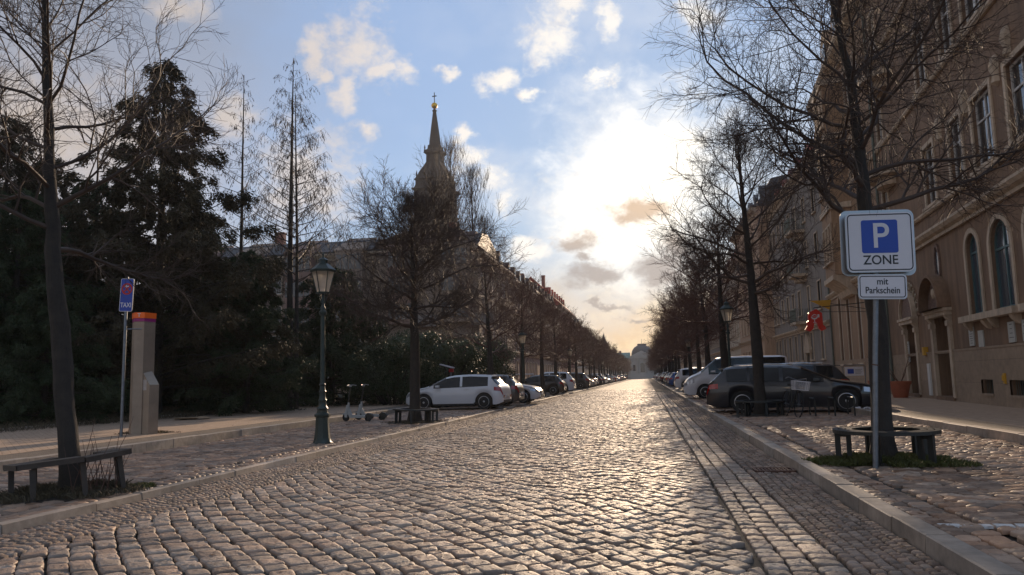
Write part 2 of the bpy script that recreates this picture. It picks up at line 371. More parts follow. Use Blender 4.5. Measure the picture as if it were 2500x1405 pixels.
road_zone(2, 'road', -5.02, .72, 20, 75, A, .17, .14, .26, .014, .013, m_setts, 0, 1, .05, .006)
road_zone(3, 'road', KL + .01, -5.03, 3.4, 24, R(90), .085, .07, .12, .009, .009, m_small, -.004, 1, .02, .006, .003)
road_zone(4, 'road', 1.27, KR - .01, 3.4, 24, R(90), .085, .07, .12, .009, .009, m_small, -.004, 1, .02, .006, .003)
road_zone(5, 'road', .73, 1.26, 3.4, 60, R(90), .17, .12, .22, .011, .013, m_setts, 0, 0, .006)
road_zone(6, 'road', KL + .01, -5.03, 24, 60, R(90), .12, .1, .16, .009, .01, m_small, -.004, 1, .02, .006, .003)
road_zone(7, 'road', 1.27, KR - .01, 24, 60, R(90), .12, .1, .16, .009, .01, m_small, -.004, 1, .02, .006, .003)
sheet('road', -5.02, .72, 75, 330, -.004, far_paving('far_setts', (.32, .25, .19), .2, .17, A))
# parking bays: two rows along the kerb, then broad irregular courses
road_zone(10, 'right_bay', 2.09, 2.47, 3.5, 45, R(90), .19, .11, .2, .008, .014, m_bay, ZR, 0, .0)
road_zone(11, 'right_bay', 2.48, 5.74, 3.5, 22, R(20), .15, .18, .36, .02, .017, m_bay, ZR, 0, .10, .01)
road_zone(12, 'right_bay', 2.48, 5.74, 22, 50, R(16), .16, .2, .36, .02, .017, m_bay, ZR, 1, .10, .01)
road_zone(13, 'left_bay', -6.47, -6.09, 4, 45, R(90), .19, .11, .2, .008, .014, m_bay, ZL, 1, .0)
road_zone(14, 'left_bay', -9.74, -6.48, 5, 30, R(-18), .15, .18, .34, .02, .016, m_bay, ZL, 0, .10, .01)
road_zone(15, 'left_bay', -9.74, -6.48, 30, 60, R(-18), .16, .2, .34, .02, .016, m_bay, ZL, 1, .10, .01)
m_farbay = far_paving('far_bay_setts', (.27, .22, .18), .28, .16, .2)
sheet('right_bay', KR + .2, 5.74, 50, 330, ZR - .01, m_farbay); sheet('left_bay', -9.74, KL - .2, 60, 330, ZL - .01, m_farbay)
# kerbs: granite blocks with open joints
def kerb(x0, x1, y0, y1, ztop, zbot, L0, L1, chx, seed):
    """chamfered blocks; chx: side (+1/-1) of the exposed face"""
    r = random.Random(seed); mb = MB(); y = y0; tones = []
    while y < y1:
        l = r.uniform(L0, L1); z = ztop + r.uniform(-.006, .006); dx = r.uniform(-.006, .006); b = .018
        a0, a1 = (x0, x1) if chx > 0 else (x1, x0)
        prof = [(a0, zbot), (a0, z), (a1 - chx * b, z), (a1 - chx * .004, z - .4 * b), (a1 + chx * .008, zbot)]
        prof = [(p + dx, q) for p, q in prof]
        if chx < 0: prof = prof[::-1]
        n0 = len(mb.v); ya, yb = y + .005, y + l - .005
        dz = r.uniform(-.004, .004)
        vs = [(p, ya, q) for p, q in prof] + [(p, yb, q + (dz if q > zbot else 0)) for p, q in prof]; n = len(prof)
        mb.add(vs, [tuple(range(n)), tuple(range(2 * n - 1, n - 1, -1))] + [(i, i + n, (i + 1) % n + n, (i + 1) % n) for i in range(n)])
        tones += [r.random()] * (2 * n); y += l
    o = mb.build('kerb', m_kerb, fixn=True); a = o.data.attributes.new('tone', 'FLOAT', 'POINT'); a.data.foreach_set('value', tones)
    return tag(o, kind='structure')
kerb(KR, 2.07, 2, 330, .125, -.06, .75, 1.25, -1, 1)
kerb(-6.03, KL, 3, 330, .078, -.06, .75, 1.25, 1, 2)
kerb(5.76, 5.93, 3, 330, ZS + .012, 0, .8, 1.3, -1, 3)
kerb(-9.93, -9.76, 3, 330, ZS + .012, 0, .8, 1.3, 1, 4)
# pavements
m_slab = far_paving('pavement_slabs', (.42, .30, .21), .17, .12, R(45)); m_slab.node_tree.nodes['Brick Texture'].inputs['Mortar Size'].default_value = .005; m_slab.node_tree.nodes['Brick Texture'].inputs['Color2'].default_value = (.86, .84, .82, 1); m_slab.node_tree.nodes['Brick Texture'].inputs['Mortar'].default_value = (.55, .5, .45, 1)
m_strip = far_paving('pavement_mosaic', (.27, .215, .165), .07, .06, .3)
sheet('right_pavement', 6.55, 14.2, -10, 330, ZS, m_slab); sheet('right_pavement_strip', 5.92, 6.55, -10, 330, ZS - .003, m_strip)
sheet('left_pavement', -17.4, -10.9, -10, 60, ZS, m_slab); sheet('left_pavement_strip', -10.9, -9.92, -10, 330, ZS - .003, m_strip)
sheet('left_pavement', -14.6, -10.9, 60, 330, ZS, m_slab)
kerb(-17.62, -17.42, 3, 62, ZS + .07, 0, .8, 1.3, 1, 5)
mb = MB(); nx_, ny_ = 24, 40
g = random.Random(5); hv = {}
for i in range(nx_ + 1):
    for j in range(ny_ + 1):
        x = -17.55 - 62 * i / nx_; y = 0 + 64 * j / ny_
        mb.v.append((x, y, ZS - .02 + (.0 if i == 0 else .12 + .15 * g.random())))
for i in range(nx_):
    for j in range(ny_):
        a = i * (ny_ + 1) + j; mb.f.append((a, a + 1, a + ny_ + 2, a + ny_ + 1))
m_park = M('park_soil', (.045, .042, .022), .95, var=.5, vscale=2.5, bump=.05, bscale=12)
tag(mb.build('park_ground', m_park, fixn=True), kind='structure')
# drain cover in the road, iron kerb-side grate
t = thing('gully_grate', (1.62, 10.88, .012), 'rusty flat gully grate in the small setts beside the right kerb', 'drain grate')
m_rust = M('rusty_iron', (.13, .07, .05), .7, .5, var=.3, vscale=20, bump=.002)
mb = MB()
for s_ in (-1, 1): mb.box(-.24, .24, s_ * .17 - .02, s_ * .17 + .02, -.03, .012); mb.box(s_ * .24 - .02, s_ * .24 + .02, -.15, .15, -.03, .012)
mb.build('frame', m_rust, t)
mb = MB()
for i in range(9): mb.box(-.2 + i * .045, -.175 + i * .045, -.15, .15, -.03, .008)
mb.build('grate', m_rust, t)
# white painted stones marking a bay line on the right
mb = MB(); x = 2.12; r_ = random.Random(3)
m_wpaint = M('worn_white_paint', (.62, .60, .57), .6, var=.3, vscale=25, bump=.003)
while x < 5.6:
    w_ = r_.uniform(.15, .26); y = 6.42 + r_.uniform(-.012, .012)
    mb.prism([(x + .012, y), (x + w_ - .012, y + .004), (x + w_ - .006, y + .085), (x + .02, y + .095)], ZR, ZR + .021 + r_.uniform(0, .004), 'z'); x += w_
tag(mb.build('bay_marking', m_wpaint, fixn=True), kind='structure')

# ------------------------------------------------------------------ trees
m_bark = M('bark', (.034, .027, .021), .92, var=.5, vscale=7, bump=.03, bscale=16)
_bk = m_bark.node_tree; _mp = _bk.nodes.new('ShaderNodeMapping'); _mp.inputs['Scale'].default_value = (1.5, 1.5, .22)
_bn = [n for n in _bk.nodes if n.type == 'BUMP'][0].inputs['Height'].links[0].from_node
_bk.links.new([n for n in _bk.nodes if n.type == 'TEX_COORD'][0].outputs['Object'], _mp.inputs[0]); _bk.links.new(_mp.outputs[0], _bn.inputs[0])
m_twig = M('twig_bark', (.062, .040, .029), .66, var=.3, vscale=4, spec=.4)
m_twig_red = M('twig_bark_brown', (.105, .052, .036), .6, var=.3, vscale=4, spec=.4)
m_bark_grey = M('grey_bark', (.11, .10, .085), .9, var=.35, vscale=9, bump=.01, bscale=24)
class Tree:
    """collects branch tubes fast: list of (points, radii, sides)"""
    def __init__(s, seed): s.r = random.Random(seed); s.V = []; s.F = []; s.n = 0
    def tube(s, P, rad, k):
        P = np.asarray(P); n = len(P)
        T = np.empty_like(P); T[1:-1] = P[2:] - P[:-2]; T[0] = P[1] - P[0]; T[-1] = P[-1] - P[-2]
        T /= np.maximum(np.linalg.norm(T, axis=1, keepdims=True), 1e-6)
        ref = np.array([.31, .17, .93]) if abs(T[0][2]) < .8 else np.array([.93, .31, .17])
        A_ = np.cross(T, ref); A_ /= np.linalg.norm(A_, axis=1, keepdims=True); B_ = np.cross(T, A_)
        an = np.arange(k) * 2 * math.pi / k
        rad = np.asarray(rad)[:, None, None]
        V = P[:, None] + (A_[:, None] * np.cos(an)[None, :, None] + B_[:, None] * np.sin(an)[None, :, None]) * rad
        j = np.arange(k); j2 = (j + 1) % k
        F = np.concatenate([np.stack([i * k + j, i * k + j2, (i + 1) * k + j2, (i + 1) * k + j], 1) for i in range(n - 1)]) + s.n
        s.V.append(V.reshape(-1, 3)); s.F.append(F); s.n += n * k
    def path(s, p, d, L, n, wig, up):
        r = s.r; P = [p]; d = np.array(d, float)
        st = L / n
        for i in range(n):
            d = d + np.array([r.gauss(0, wig), r.gauss(0, wig), r.gauss(0, wig) + up]); d /= np.linalg.norm(d)
            P.append(P[-1] + d * st)
        return P
    def grow(s, p, d, L, r0, lev, cfg):
        c = cfg[lev]; n = c['n']; P = s.path(p, d, L, n, c['wig'], c['up'])
        tip = c.get('tip', .35)
        rad = [r0 * (1 - (1 - tip) * (i / n) ** .8) for i in range(n + 1)]
        s.tube(P, rad, c['k'])
        if lev + 1 >= len(cfg): return
        c2 = cfg[lev + 1]; m = c['kids'] if L > c.get('lref', 0) else max(2, int(c['kids'] * L / c['lref']))
        for q in range(m):
            t = c['from'] + (1 - c['from']) * ((q + s.r.random()) / m); t = min(t, .999)
            x = t * n; i = int(x); f = x - i; pp = P[i] * (1 - f) + P[i + 1] * f; dd = P[i + 1] - P[i]; dd = dd / np.linalg.norm(dd)
            rv = np.array([s.r.gauss(0, 1), s.r.gauss(0, 1), s.r.gauss(0, 1)]); rv -= rv.dot(dd) * dd; rv /= np.linalg.norm(rv)
            a = R(s.r.uniform(*c2['ang'])); nd = dd * math.cos(a) + rv * math.sin(a)
            s.grow(pp, nd, L * s.r.uniform(*c2['len']) * (1.15 - .55 * t), max(c2['rmin'], (rad[i]) * c2['rk']), lev + 1, cfg)
        # continuation forks at the tip
        if lev >= 1 or True:
            dd = P[-1] - P[-2]; dd = dd / np.linalg.norm(dd)
            for q in range(2):
                rv = np.array([s.r.gauss(0, 1), s.r.gauss(0, 1), s.r.gauss(0, .6)]); nd = dd + rv * .35; nd /= np.linalg.norm(nd)
                s.grow(P[-1], nd, L * s.r.uniform(*c2['len']) * .8, max(c2['rmin'], rad[-1] * .8), lev + 1, cfg)
    def mesh(s, name, mat): 
        return fastmesh(name, np.concatenate(s.V), np.concatenate(s.F), mat, True)
def lime_cfg(q, tw=.0032, gn=1.0):
    c = [dict(n=7, wig=.10 * gn, up=.05, k=6, kids=int(9 * q), **{'from': .18}, tip=.38),
         dict(n=5, wig=.14 * gn, up=.035, k=5, kids=int(7 * q), **{'from': .15}, len=(.38, .62), ang=(30, 65), rk=.55, rmin=.007, tip=.45),
         dict(n=4, wig=.13 * gn, up=.03, k=4, kids=int(5 * q), **{'from': .15}, len=(.40, .66), ang=(25, 60), rk=.6, rmin=tw * 1.5, tip=.5),
         dict(n=3, wig=.12 * gn, up=.02, k=3, kids=0, **{'from': .15}, len=(.45, .8), ang=(20, 60), rk=.7, rmin=tw, tip=.6)]
    return c
def street_tree_mesh(seed, H, hb, RX, trunk, tr, nsc, q, tw=.0032, gn=1.0, low=1.35, spread=None):
    """trunk: list of points; returns (trunk mesh, crown mesh)"""
    T = Tree(seed); r = T.r
    pts = [np.array(p, float) for p in trunk]
    n = len(pts) - 1
    # trunk with root flare and bark lumps
    TT = Tree(seed + 1); P = []; rad = []
    for i in range(n):
        for f in np.linspace(0, 1, 6, endpoint=False): P.append(pts[i] * (1 - f) + pts[i + 1] * f)
    P.append(pts[-1]); zt = P[-1][2]
    for p in P:
        z = p[2]; t = z / zt
        rad.append(tr * ((1 - .78 * max(0, (z - hb * .7) / max(.1, zt - hb * .7)) ** .9) if z > hb * .7 else 1) * (1 + .75 * math.exp(-z / .16)) * r.uniform(.96, 1.04))
    P2 = [p + np.array([r.gauss(0, .008), r.gauss(0, .008), 0]) for p in P]; P2[0] = P2[0] - np.array([0, 0, .12])
    TT.tube(P2, rad, 14)
    tm = TT.mesh('trunk', m_bark)
    cfg = lime_cfg(q, tw, gn); ga = r.uniform(0, 6)
    for i in range(nsc):
        t = (i + r.random() * .6) / nsc; h = hb + (zt - hb) * t ** .95
        k = min(range(len(P)), key=lambda j: abs(P[j][2] - h)); base = P2[k]; ga += 2.4 + r.uniform(-.35, .35)
        env = math.sin(math.pi * min(1, (.16 + .84 * t) ** .8 * .80 + .20)) ** .6 if t > .3 else .86 + .3 * t
        el = R(8 + 62 * t ** 1.3 + r.uniform(-7, 9)); L = RX * env * r.uniform(.82, 1.12) / max(.55, math.cos(el * .62)) * .78
        L = min(L, max(.5, (H - h) * 1.0) if t > .5 else 99)
        d = (math.cos(ga) * math.cos(el), math.sin(ga) * math.cos(el), math.sin(el))
        T.grow(base, d, L, rad[k] * (.44 - .06 * t), 0, cfg)
    return tm, T.mesh('crown', m_twig if seed < 70 else m_twig_red)
def place_tree(name, tm, cm, x, y, z, label, group, rz=0.0, s=1.0, sz=None, cat='tree', lean=(0, 0)):
    t = thing(name, (x, y, z), label, cat, group, rz); t.scale = (s, s, sz or s); t.rotation_euler = (lean[0], lean[1], rz)
    link('trunk', tm, t); link('crown', cm, t); return t
GL, GR = 'bare lime trees in the left parking row', 'bare lime trees in the right parking row'
# four near trees, each grown to its own shape
tm, cm = street_tree_mesh(21, 7.6, 3.0, 3.0, [(0, 0, 0), (-.22, 0, 1.5), (-.42, 0, 3.0), (-.62, .05, 4.6), (-.78, .05, 6.6)], .112, 19, .95, .0024, 1.25)
place_tree('lime_tree', tm, cm, -6.90, 8.5, ZL, 'bare leaning tree at the far left with an old plank bench round its trunk', GL)
tm, cm = street_tree_mesh(33, 8.6, 3.15, 3.2, [(0, 0, 0), (.05, 0, 1.6), (.03, 0, 3.2), (.0, 0, 4.2), (-.04, 0, 5.3), (-.2, .1, 6.6)], .125, 23, 1.05, .0025, 1.6)
place_tree('lime_tree', tm, cm, 3.06, 11.1, ZR, 'large dark bare tree right behind the parking zone sign, inside the ring bench', GR)
tm, cm = street_tree_mesh(45, 7.3, 2.75, 3.15, [(0, 0, 0), (.02, 0, 2.6), (0, 0, 4.2), (-.05, 0, 6.2)], .16, 34, 1.05, .0036, 1.25)
place_tree('lime_tree', tm, cm, -6.87, 22.5, ZL, 'round-crowned bare tree standing before the white hatchback', GL)
tm, cm = street_tree_mesh(57, 9.2, 3.2, 3.0, [(0, 0, 0), (-.02, 0, 2.6), (-.06, 0, 4.3), (-.12, 0, 5.6), (-.2, 0, 7.6)], .155, 25, .92, .0034, 1.2)
place_tree('lime_tree', tm, cm, 3.15, 22.8, ZR, 'bare spreading tree in front of the dark estate car, bicycle beside it', GR)
# variants for the rows behind
var = [street_tree_mesh(70 + i * 9, 8.4, 2.7, 2.9, [(0, 0, 0), (.03 * (i - 1), 0, 2.6), (.0, 0, 4.2), (.06 * (1 - i), 0, 6.6)], .15, 22 + i, .95, .0046, 1.0) for i in range(4)]
YL = [34.2, 43, 51.4, 60, 69.5, 78, 87, 96, 105, 114, 123, 132, 141, 150, 160, 170, 180, 192, 204, 218, 232, 248, 264, 282, 300]
YR = [32, 41, 48.5, 57, 65.5, 74, 83, 92, 101, 110, 119, 128, 138, 148, 158, 170, 182, 194, 208, 222, 238, 254, 272, 292]
for i, y in enumerate(YL):
    v = var[i % 4]; sc = rnd.uniform(.86, 1.0) if i else .93
    place_tree('lime_tree', v[0], v[1], -6.85 + rnd.uniform(-.08, .08), y, ZL, f'bare brown tree of the left row, {ordinal(i + 1)} beyond the one beside the white hatchback', GL, rnd.uniform(0, 6.28), sc, lean=(0, rnd.uniform(-.03, .03)))
for i, y in enumerate(YR):
    v = var[(i + 2) % 4]; sc = rnd.uniform(.94, 1.08)
    place_tree('lime_tree', v[0], v[1], 3.2 + rnd.uniform(-.08, .08), y, ZR, f'bare brown tree of the right row, {ordinal(i + 1)} beyond the one at the dark estate car', GR, rnd.uniform(0, 6.28), sc, lean=(0, rnd.uniform(-.05, .02)))

# --- tall conifers, park evergreens, poplars
m_needle = M('dark_needles', (.034, .048, .020), .75, var=.5, vscale=1.6, spec=.25)
m_needle2 = M('brownish_needles', (.052, .042, .022), .75, var=.5, vscale=1.6, spec=.25)
m_leaf = M('shrub_leaves', (.055, .075, .028), .5, var=.5, vscale=1.2, spec=.4)
m_dry = M('dry_catkins', (.05, .038, .026), .8, var=.3, vscale=3)
def blades(centres, dirs, ln, wd, r, name, mat, jd=.5, droop=.3):
    """many narrow leaf-sized quads at the given centres"""
    n = len(centres); d = dirs + r.normal(0, jd, (n, 3)); d[:, 2] -= droop; d /= np.linalg.norm(d, axis=1, keepdims=True)
    s = np.cross(d, r.normal(0, 1, (n, 3))); s /= np.linalg.norm(s, axis=1, keepdims=True)
    L_ = ln * r.uniform(.5, 1.4, (n, 1)); W_ = wd * r.uniform(.6, 1.3, (n, 1))
    V = np.stack([centres, centres + d * L_ * .45 + s * W_, centres + d * L_, centres + d * L_ * .45 - s * W_], 1)
    return fastmesh(name, V.reshape(-1, 3), np.arange(n * 4).reshape(-1, 4), mat)
def evergreen(seed, H, Rb, zb, nl, per, ln, wd, mat, pw=1.0, droop=.35, lift=.15, tr=.2):
    """trunk + limbs + sprays of needles hanging off the limbs in clumps"""
    r = random.Random(seed); rn = np.random.default_rng(seed); T = Tree(seed); C = []; D = []
    T.tube([np.array([0, 0, -.3]), np.array([0.03, 0, H * .5]), np.array([0, 0, H])], [tr, tr * .55, .02], 8)
    for i in range(nl):
        t = (i + r.random()) / nl; h = zb + (H - zb) * t; a = i * 2.4 + r.uniform(-.4, .4)
        L_ = Rb * (1 - t) ** pw * r.uniform(.45, 1.2) + .35
        P = T.path(np.array([0, 0, h]), (math.cos(a), math.sin(a), lift), L_, 5, .09, -.04 + .10 * t)
        T.tube(P, [max(.012, tr * .25 * (1 - t)) * (1 - .8 * k / 5) for k in range(6)], 4)
        P = np.array(P); nc = max(3, int(L_ * 4.5))
        for k in range(nc):
            f = r.uniform(.12, 1.02) * 5; j = min(4, int(f)); c = P[j] + (P[j + 1] - P[j]) * (f - j)
            dd = np.array([math.cos(a + r.gauss(0, .7)), math.sin(a + r.gauss(0, .7)), -.25])
            m = int(per * r.uniform(.5, 1.5)); u = rn.uniform(0, 1, (m, 1)) ** .7
            off = dd * u * r.uniform(.35, .75) * (.5 + .5 * (1 - t)) + rn.normal(0, .075, (m, 3)); off[:, 2] -= (u[:, 0] ** 2) * .25
            C.append(c + off); D.append(np.tile(dd, (m, 1)))
    return T.mesh('trunk', m_bark), blades(np.concatenate(C), np.concatenate(D), ln, wd, rn, 'crown', mat, .55, droop)
def ever_place(name, ms, x, y, label, group=None, rz=0.0, s=1.0, sz=1.0, z=.2, cat='tree'):
    t = thing(name, (x, y, z), label, cat, group, rz); t.scale = (s, s, s * sz); link('trunk', ms[0], t); link('crown', ms[1], t); return t
GE = 'dark evergreens in the park on the left'
e1 = evergreen(301, 13.8, 5.3, 1.0, 150, 95, .16, .024, m_needle2, .85, .45, .25, .26)
e2 = evergreen(302, 9.8, 4.4, .3, 105, 105, .16, .028, m_needle, .7, .5, .1, .22)
e3 = evergreen(303, 7.2, 3.8, .1, 85, 105, .16, .028, m_needle, .55, .5, .05, .2)
ever_place('conifer_tree', e1, -18.2, 26.5, 'tallest dark evergreen of the park, with ragged drooping sprays, behind the taxi sign', GE, .3)
ever_place('conifer_tree', e1, -23.2, 24.5, 'dark evergreen at the left picture edge, behind the leaning tree', GE, 2.1, .82)
for i, (x, y, k, rz, s, lab) in enumerate([
    (-27.0, 31.0, e1, 4.0, .86, 'dark evergreen rising at the back of the park, far left'), (-22.4, 28.3, e2, 5.5, 1.0, 'dark evergreen between the two tallest ones'),
    (-15.6, 28.5, e2, 1.0, .66, 'broad dark evergreen between the phone pillar and the two larches'),
    (-20.6, 22.4, e2, 3.0, .80, 'low dark evergreen filling the ground behind the leaning tree'),
    (-15.4, 36.5, e3, 5.0, .95, 'dark evergreen directly under the tall bare larch pair'),
    (-25.5, 30.0, e3, 2.2, 1.1, 'dark evergreen deep in the park at the far left'),
    (-20.2, 32.0, e2, .4, .95, 'dark evergreen hidden behind the tallest one'),
    (-18.6, 21.5, e3, 1.4, .62, 'bushy evergreen reaching down to the pavement edge near the phone pillar'),
    (-24.2, 18.5, e2, 4.4, .7, 'dark evergreen cut by the left picture edge, low down')]):
    ever_place('conifer_tree', k, x, y, lab, GE, rz, s)
# broad shrubs: leaf masses in lobes
def shrub(seed, Rx, Rz, lobes, n, ln, wd, mat, droop=.2):
    r = random.Random(seed); rn = np.random.default_rng(seed); C = []; D = []; T = Tree(seed)
    for i in range(lobes):
        a = r.uniform(0, 6.28); q = math.sqrt(r.random()) * Rx * .75; h = r.uniform(.15, 1) * Rz * (1 - .45 * (q / Rx) ** 2)
        c = np.array([math.cos(a) * q, math.sin(a) * q, h * .82]); s = r.uniform(.28, .5) * Rx * .62
        T.tube([np.array([c[0] * .15, c[1] * .15, -.2]), c * np.array([.5, .5, .55]), c], [.05, .03, .01], 4)
        m = n // lobes; u = rn.normal(0, 1, (m, 3)); u /= np.linalg.norm(u, axis=1, keepdims=True)
        rr = s * rn.uniform(.35, 1.12, (m, 1)) ** .6 * np.array([1, 1, .8]); keep = c + u * rr
        # leaves cluster on a few twigs
        k = 14; tw = rn.normal(0, 1, (k, 3)); tw /= np.linalg.norm(tw, axis=1, keepdims=True); w = rn.integers(0, k, m)
        keep = keep * .55 + (c + tw[w] * s * rn.uniform(.3, 1.25, (m, 1)) + rn.normal(0, .09, (m, 3))) * .45
        keep[:, 2] = np.maximum(keep[:, 2], .02)
        C.append(keep); D.append(u)
    return T.mesh('stems', m_bark), blades(np.concatenate(C), np.concatenate(D), ln, wd, rn, 'foliage', mat, .5, droop)
def shrub_place(ms, x, y, s, sz, rz, lab, grp, name='evergreen_shrub'):
    t = thing(name, (x, y, .2), lab, 'shrub', grp, rz); t.scale = (s, s, s * sz); link('stems', ms[0], t); link('foliage', ms[1], t)
s1 = shrub(401, 3.0, 4.4, 26, 26000, .13, .024, m_leaf, .5); s2 = shrub(402, 3.2, 3.6, 26, 24000, .12, .026, m_needle, .3)
GSH = 'tall evergreen shrubs along the park edge'
for x, y, k, s, sz, rz, lab in [
    (-11.9, 31.5 + 4, s2, .95, 1.05, 0., 'dark shrub behind the lantern post with the green base'),
    (-13.2, 41, s1, 1.05, 1.0, 1.2, 'green-tinged leafy shrub between the lantern post and the round-crowned tree'),
    (-11.3, 44, s1, 1.1, 1.0, 3.9, 'leafy shrub mass right behind the trunk of the round-crowned tree'),
    (-12.6, 50, s2, 1.15, 1.1, 2.2, 'tall dark shrub rising above the bonnet of the white hatchback'),
    (-12.4, 57, s2, 1.25, 1.1, 5.2, 'dark shrub above the roof of the white hatchback'),
    (-13.0, 63.0, s1, 1.1, 1.1, .5, 'dark shrub at the corner of the park, before the first house'),
    (-17.2, 46, s2, 1.2, 1.15, 4.6, 'dark shrub deeper in the park behind the green-tinged one'),
    (-21, 40, s2, 1.2, 1.2, 3.1, 'dark shrub behind the evergreens, far side of the park'),
    (-18.3, 53, s2, 1.3, 1.3, 1.7, 'dark shrub close to the long park house')]:
    shrub_place(k, x, y, s, sz, rz, lab, GSH)
# larches: bare, with regular arching limbs and hanging twigs
def larch(seed, H, Rb, zb, nl, trunks, tips=10):
    r = random.Random(seed); rn = np.random.default_rng(seed); TT = Tree(seed); T = Tree(seed + 1); C = []; D = []
    for tx, hh, tr in trunks:
        TT.tube([np.array([tx, 0, -.3]), np.array([tx * .95, 0, hh * .5]), np.array([tx * .3, 0, hh])], [tr, tr * .6, .012], 8)
        for i in range(nl):
            t = (i + r.random()) / nl; h = zb + (hh - zb) * t ** .9; a = i * 2.4 + r.uniform(-.3, .3)
            L_ = Rb * (1 - t) ** .85 * r.uniform(.55, 1.1) + .25
            P = T.path(np.array([tx * (1 - .6 * t), 0, h]), (math.cos(a), math.sin(a), .35), L_, 6, .05, .06)
            T.tube(P, [max(.008, .032 * (1 - t)) * (1 - .75 * k / 6) for k in range(7)], 4)
            P = np.array(P)
            for k in range(max(3, int(L_ * tips))):
                f = r.uniform(.2, 1) * 6; j = min(5, int(f)); c = P[j] + (P[j + 1] - P[j]) * (f - j)
                ll = r.uniform(.2, .75) * min(1, .4 + L_ * .4)
                Q = T.path(c, (math.cos(a + r.gauss(0, .9)) * .7, math.sin(a + r.gauss(0, .9)) * .7, -.3), ll, 3, .16, -.34)
                T.tube(Q, [.006, .005, .004, .003], 3)
                m = 4; u = rn.uniform(.2, 1, m); Qa = np.array(Q); ii = np.minimum(2, (u * 3).astype(int)); C.append(Qa[ii] + (Qa[ii + 1] - Qa[ii]) * (u * 3 - ii)[:, None]); D.append(np.tile([0, 0, -1.], (m, 1)))
    return TT.mesh('trunk', m_bark), T.mesh('crown', m_twig), blades(np.concatenate(C), np.concatenate(D), .13, .012, rn, 'seed_tassels', m_dry, .25, .3)
for nm, ms, x, y, lab in (('larch_tree', larch(501, 16.2, 3.3, 5.5, 62, [(-.1, 16.2, .17), (.24, 14.5, .11)]), -15.4, 32, 'tall bare conifer with two parallel trunks and drooping twigs'),
                          ('larch_tree', larch(502, 16.5, 1.9, 6.5, 50, [(0, 16.5, .13)]), -19.0, 34, 'slim bare conifer with one trunk, left of the twin-trunked one')):
    t = thing(nm, (x, y, .1), lab, 'tree', 'bare tall conifers in the park'); link('trunk', ms[0], t); link('crown', ms[1], t); link('seed_tassels', ms[2], t)
def poplar(seed, H, Rb):
    r = random.Random(seed); T = Tree(seed); TT = Tree(seed)
    TT.tube([np.array([0, 0, -.3]), np.array([0, 0, H * .5]), np.array([0, 0, H])], [.35, .2, .02], 8)
    for i in range(120):
        t = (i + r.random()) / 120; h = 2 + (H - 3.5) * t; a = i * 2.4; env = math.sin(math.pi * min(.98, .12 + .86 * t)) ** .7
        L_ = min(H - h, H * .34 * r.uniform(.6, 1)) ; k = Rb * env / max(1, L_)
        P = T.path(np.array([0, 0, h]), (math.cos(a) * k * 1.7, math.sin(a) * k * 1.7, .9), L_, 6, .03, .09)
        T.tube(P, [.05 * (1 - t * .6) * (1 - .8 * q / 6) for q in range(7)], 4)
        for q in range(13):
            j = r.randint(1, 5); Q = T.path(P[j], (r.gauss(0, .35), r.gauss(0, .35), 1), r.uniform(.8, 2.2), 3, .08, .12); T.tube(Q, [.018, .014, .011, .008], 3)
    return TT.mesh('trunk', m_bark_grey), T.mesh('crown', m_twig)
pm = poplar(601, 29, 2.3)
for x, y, s, lab in ((-21.6, 86, 1.0, 'tallest bare poplar, right against the church tower'), (-19.3, 87, .9, 'middle bare poplar of the three right of the church tower'), (-18.1, 88, .70, 'lowest bare poplar, furthest right of the church tower')):
    place_tree('poplar_tree', pm[0], pm[1], x, y, 0, lab, 'bare columnar poplars behind the park house', x, s)

# ------------------------------------------------------------------ buildings
m_glass = M('window_glass', (.035, .04, .045), .06, var=.3, vscale=.8, spec=.9)
m_glass_b = M('blue_window_glass', (.05, .075, .10), .08, var=.3, vscale=1, spec=.9)
m_wframe = M('white_window_frame', (.55, .53, .50), .5, var=.1, vscale=6)
m_gframe = M('teal_window_frame', (.07, .14, .15), .45, var=.15, vscale=6)
m_trim = M('sandstone_trim', (.52, .41, .30), .8, streak=.3, var=.2, vscale=2.5, bump=.004, bscale=30)
m_ochre = M('ochre_render', (.31, .195, .115), .85, streak=.3, var=.2, vscale=.9, bump=.004, bscale=60, detail=8)
m_ochre2 = M('brown_render', (.225, .138, .084), .85, streak=.35, var=.22, vscale=.9, bump=.004, bscale=60, detail=8)
m_greyr = M('grey_render', (.235, .205, .18), .85, streak=.3, var=.15, vscale=.5, bump=.003, bscale=60, detail=8)
m_peach = M('peach_render', (.50, .34, .23), .85, streak=.2, var=.1, vscale=.5, bump=.003, bscale=60)
m_cream = M('cream_render', (.50, .43, .34), .85, var=.12, vscale=.5, bump=.003, bscale=60)
m_brick = M('red_brown_render', (.25, .11, .08), .85, var=.15, vscale=.6, bump=.003, bscale=60)
m_plinth = far_paving('plinth_slabs', (.32, .235, .165), 1.05, .62, 0); m_plinth.node_tree.nodes['Brick Texture'].inputs['Mortar Size'].default_value = .006
for _n in m_plinth.node_tree.nodes:
    if _n.type == 'BUMP': _n.inputs['Distance'].default_value = .004
_b = m_plinth.node_tree.nodes['Brick Texture']; _b.inputs['Color2'].default_value = (.86, .86, .86, 1); _b.inputs['Mortar'].default_value = (.5, .5, .5, 1)
def _swz(m):                                   # the plinth stands upright: use object x,z
    nt = m.node_tree; mp = [n for n in nt.nodes if n.type == 'MAPPING'][0]; mp.inputs['Rotation'].default_value = (R(90), 0, 0)
_swz(m_plinth)
m_tile = M('red_roof_tiles', (.23, .075, .05), .8, var=.3, vscale=3, bump=.02, bscale=14)
m_slate = M('slate_roof', (.075, .075, .08), .6, var=.25, vscale=3, bump=.01, bscale=14)
m_zinc = M('zinc', (.30, .31, .32), .4, .6, var=.2, vscale=4)
m_copper = M('copper_patina', (.14, .25, .22), .6, var=.25, vscale=1.5)
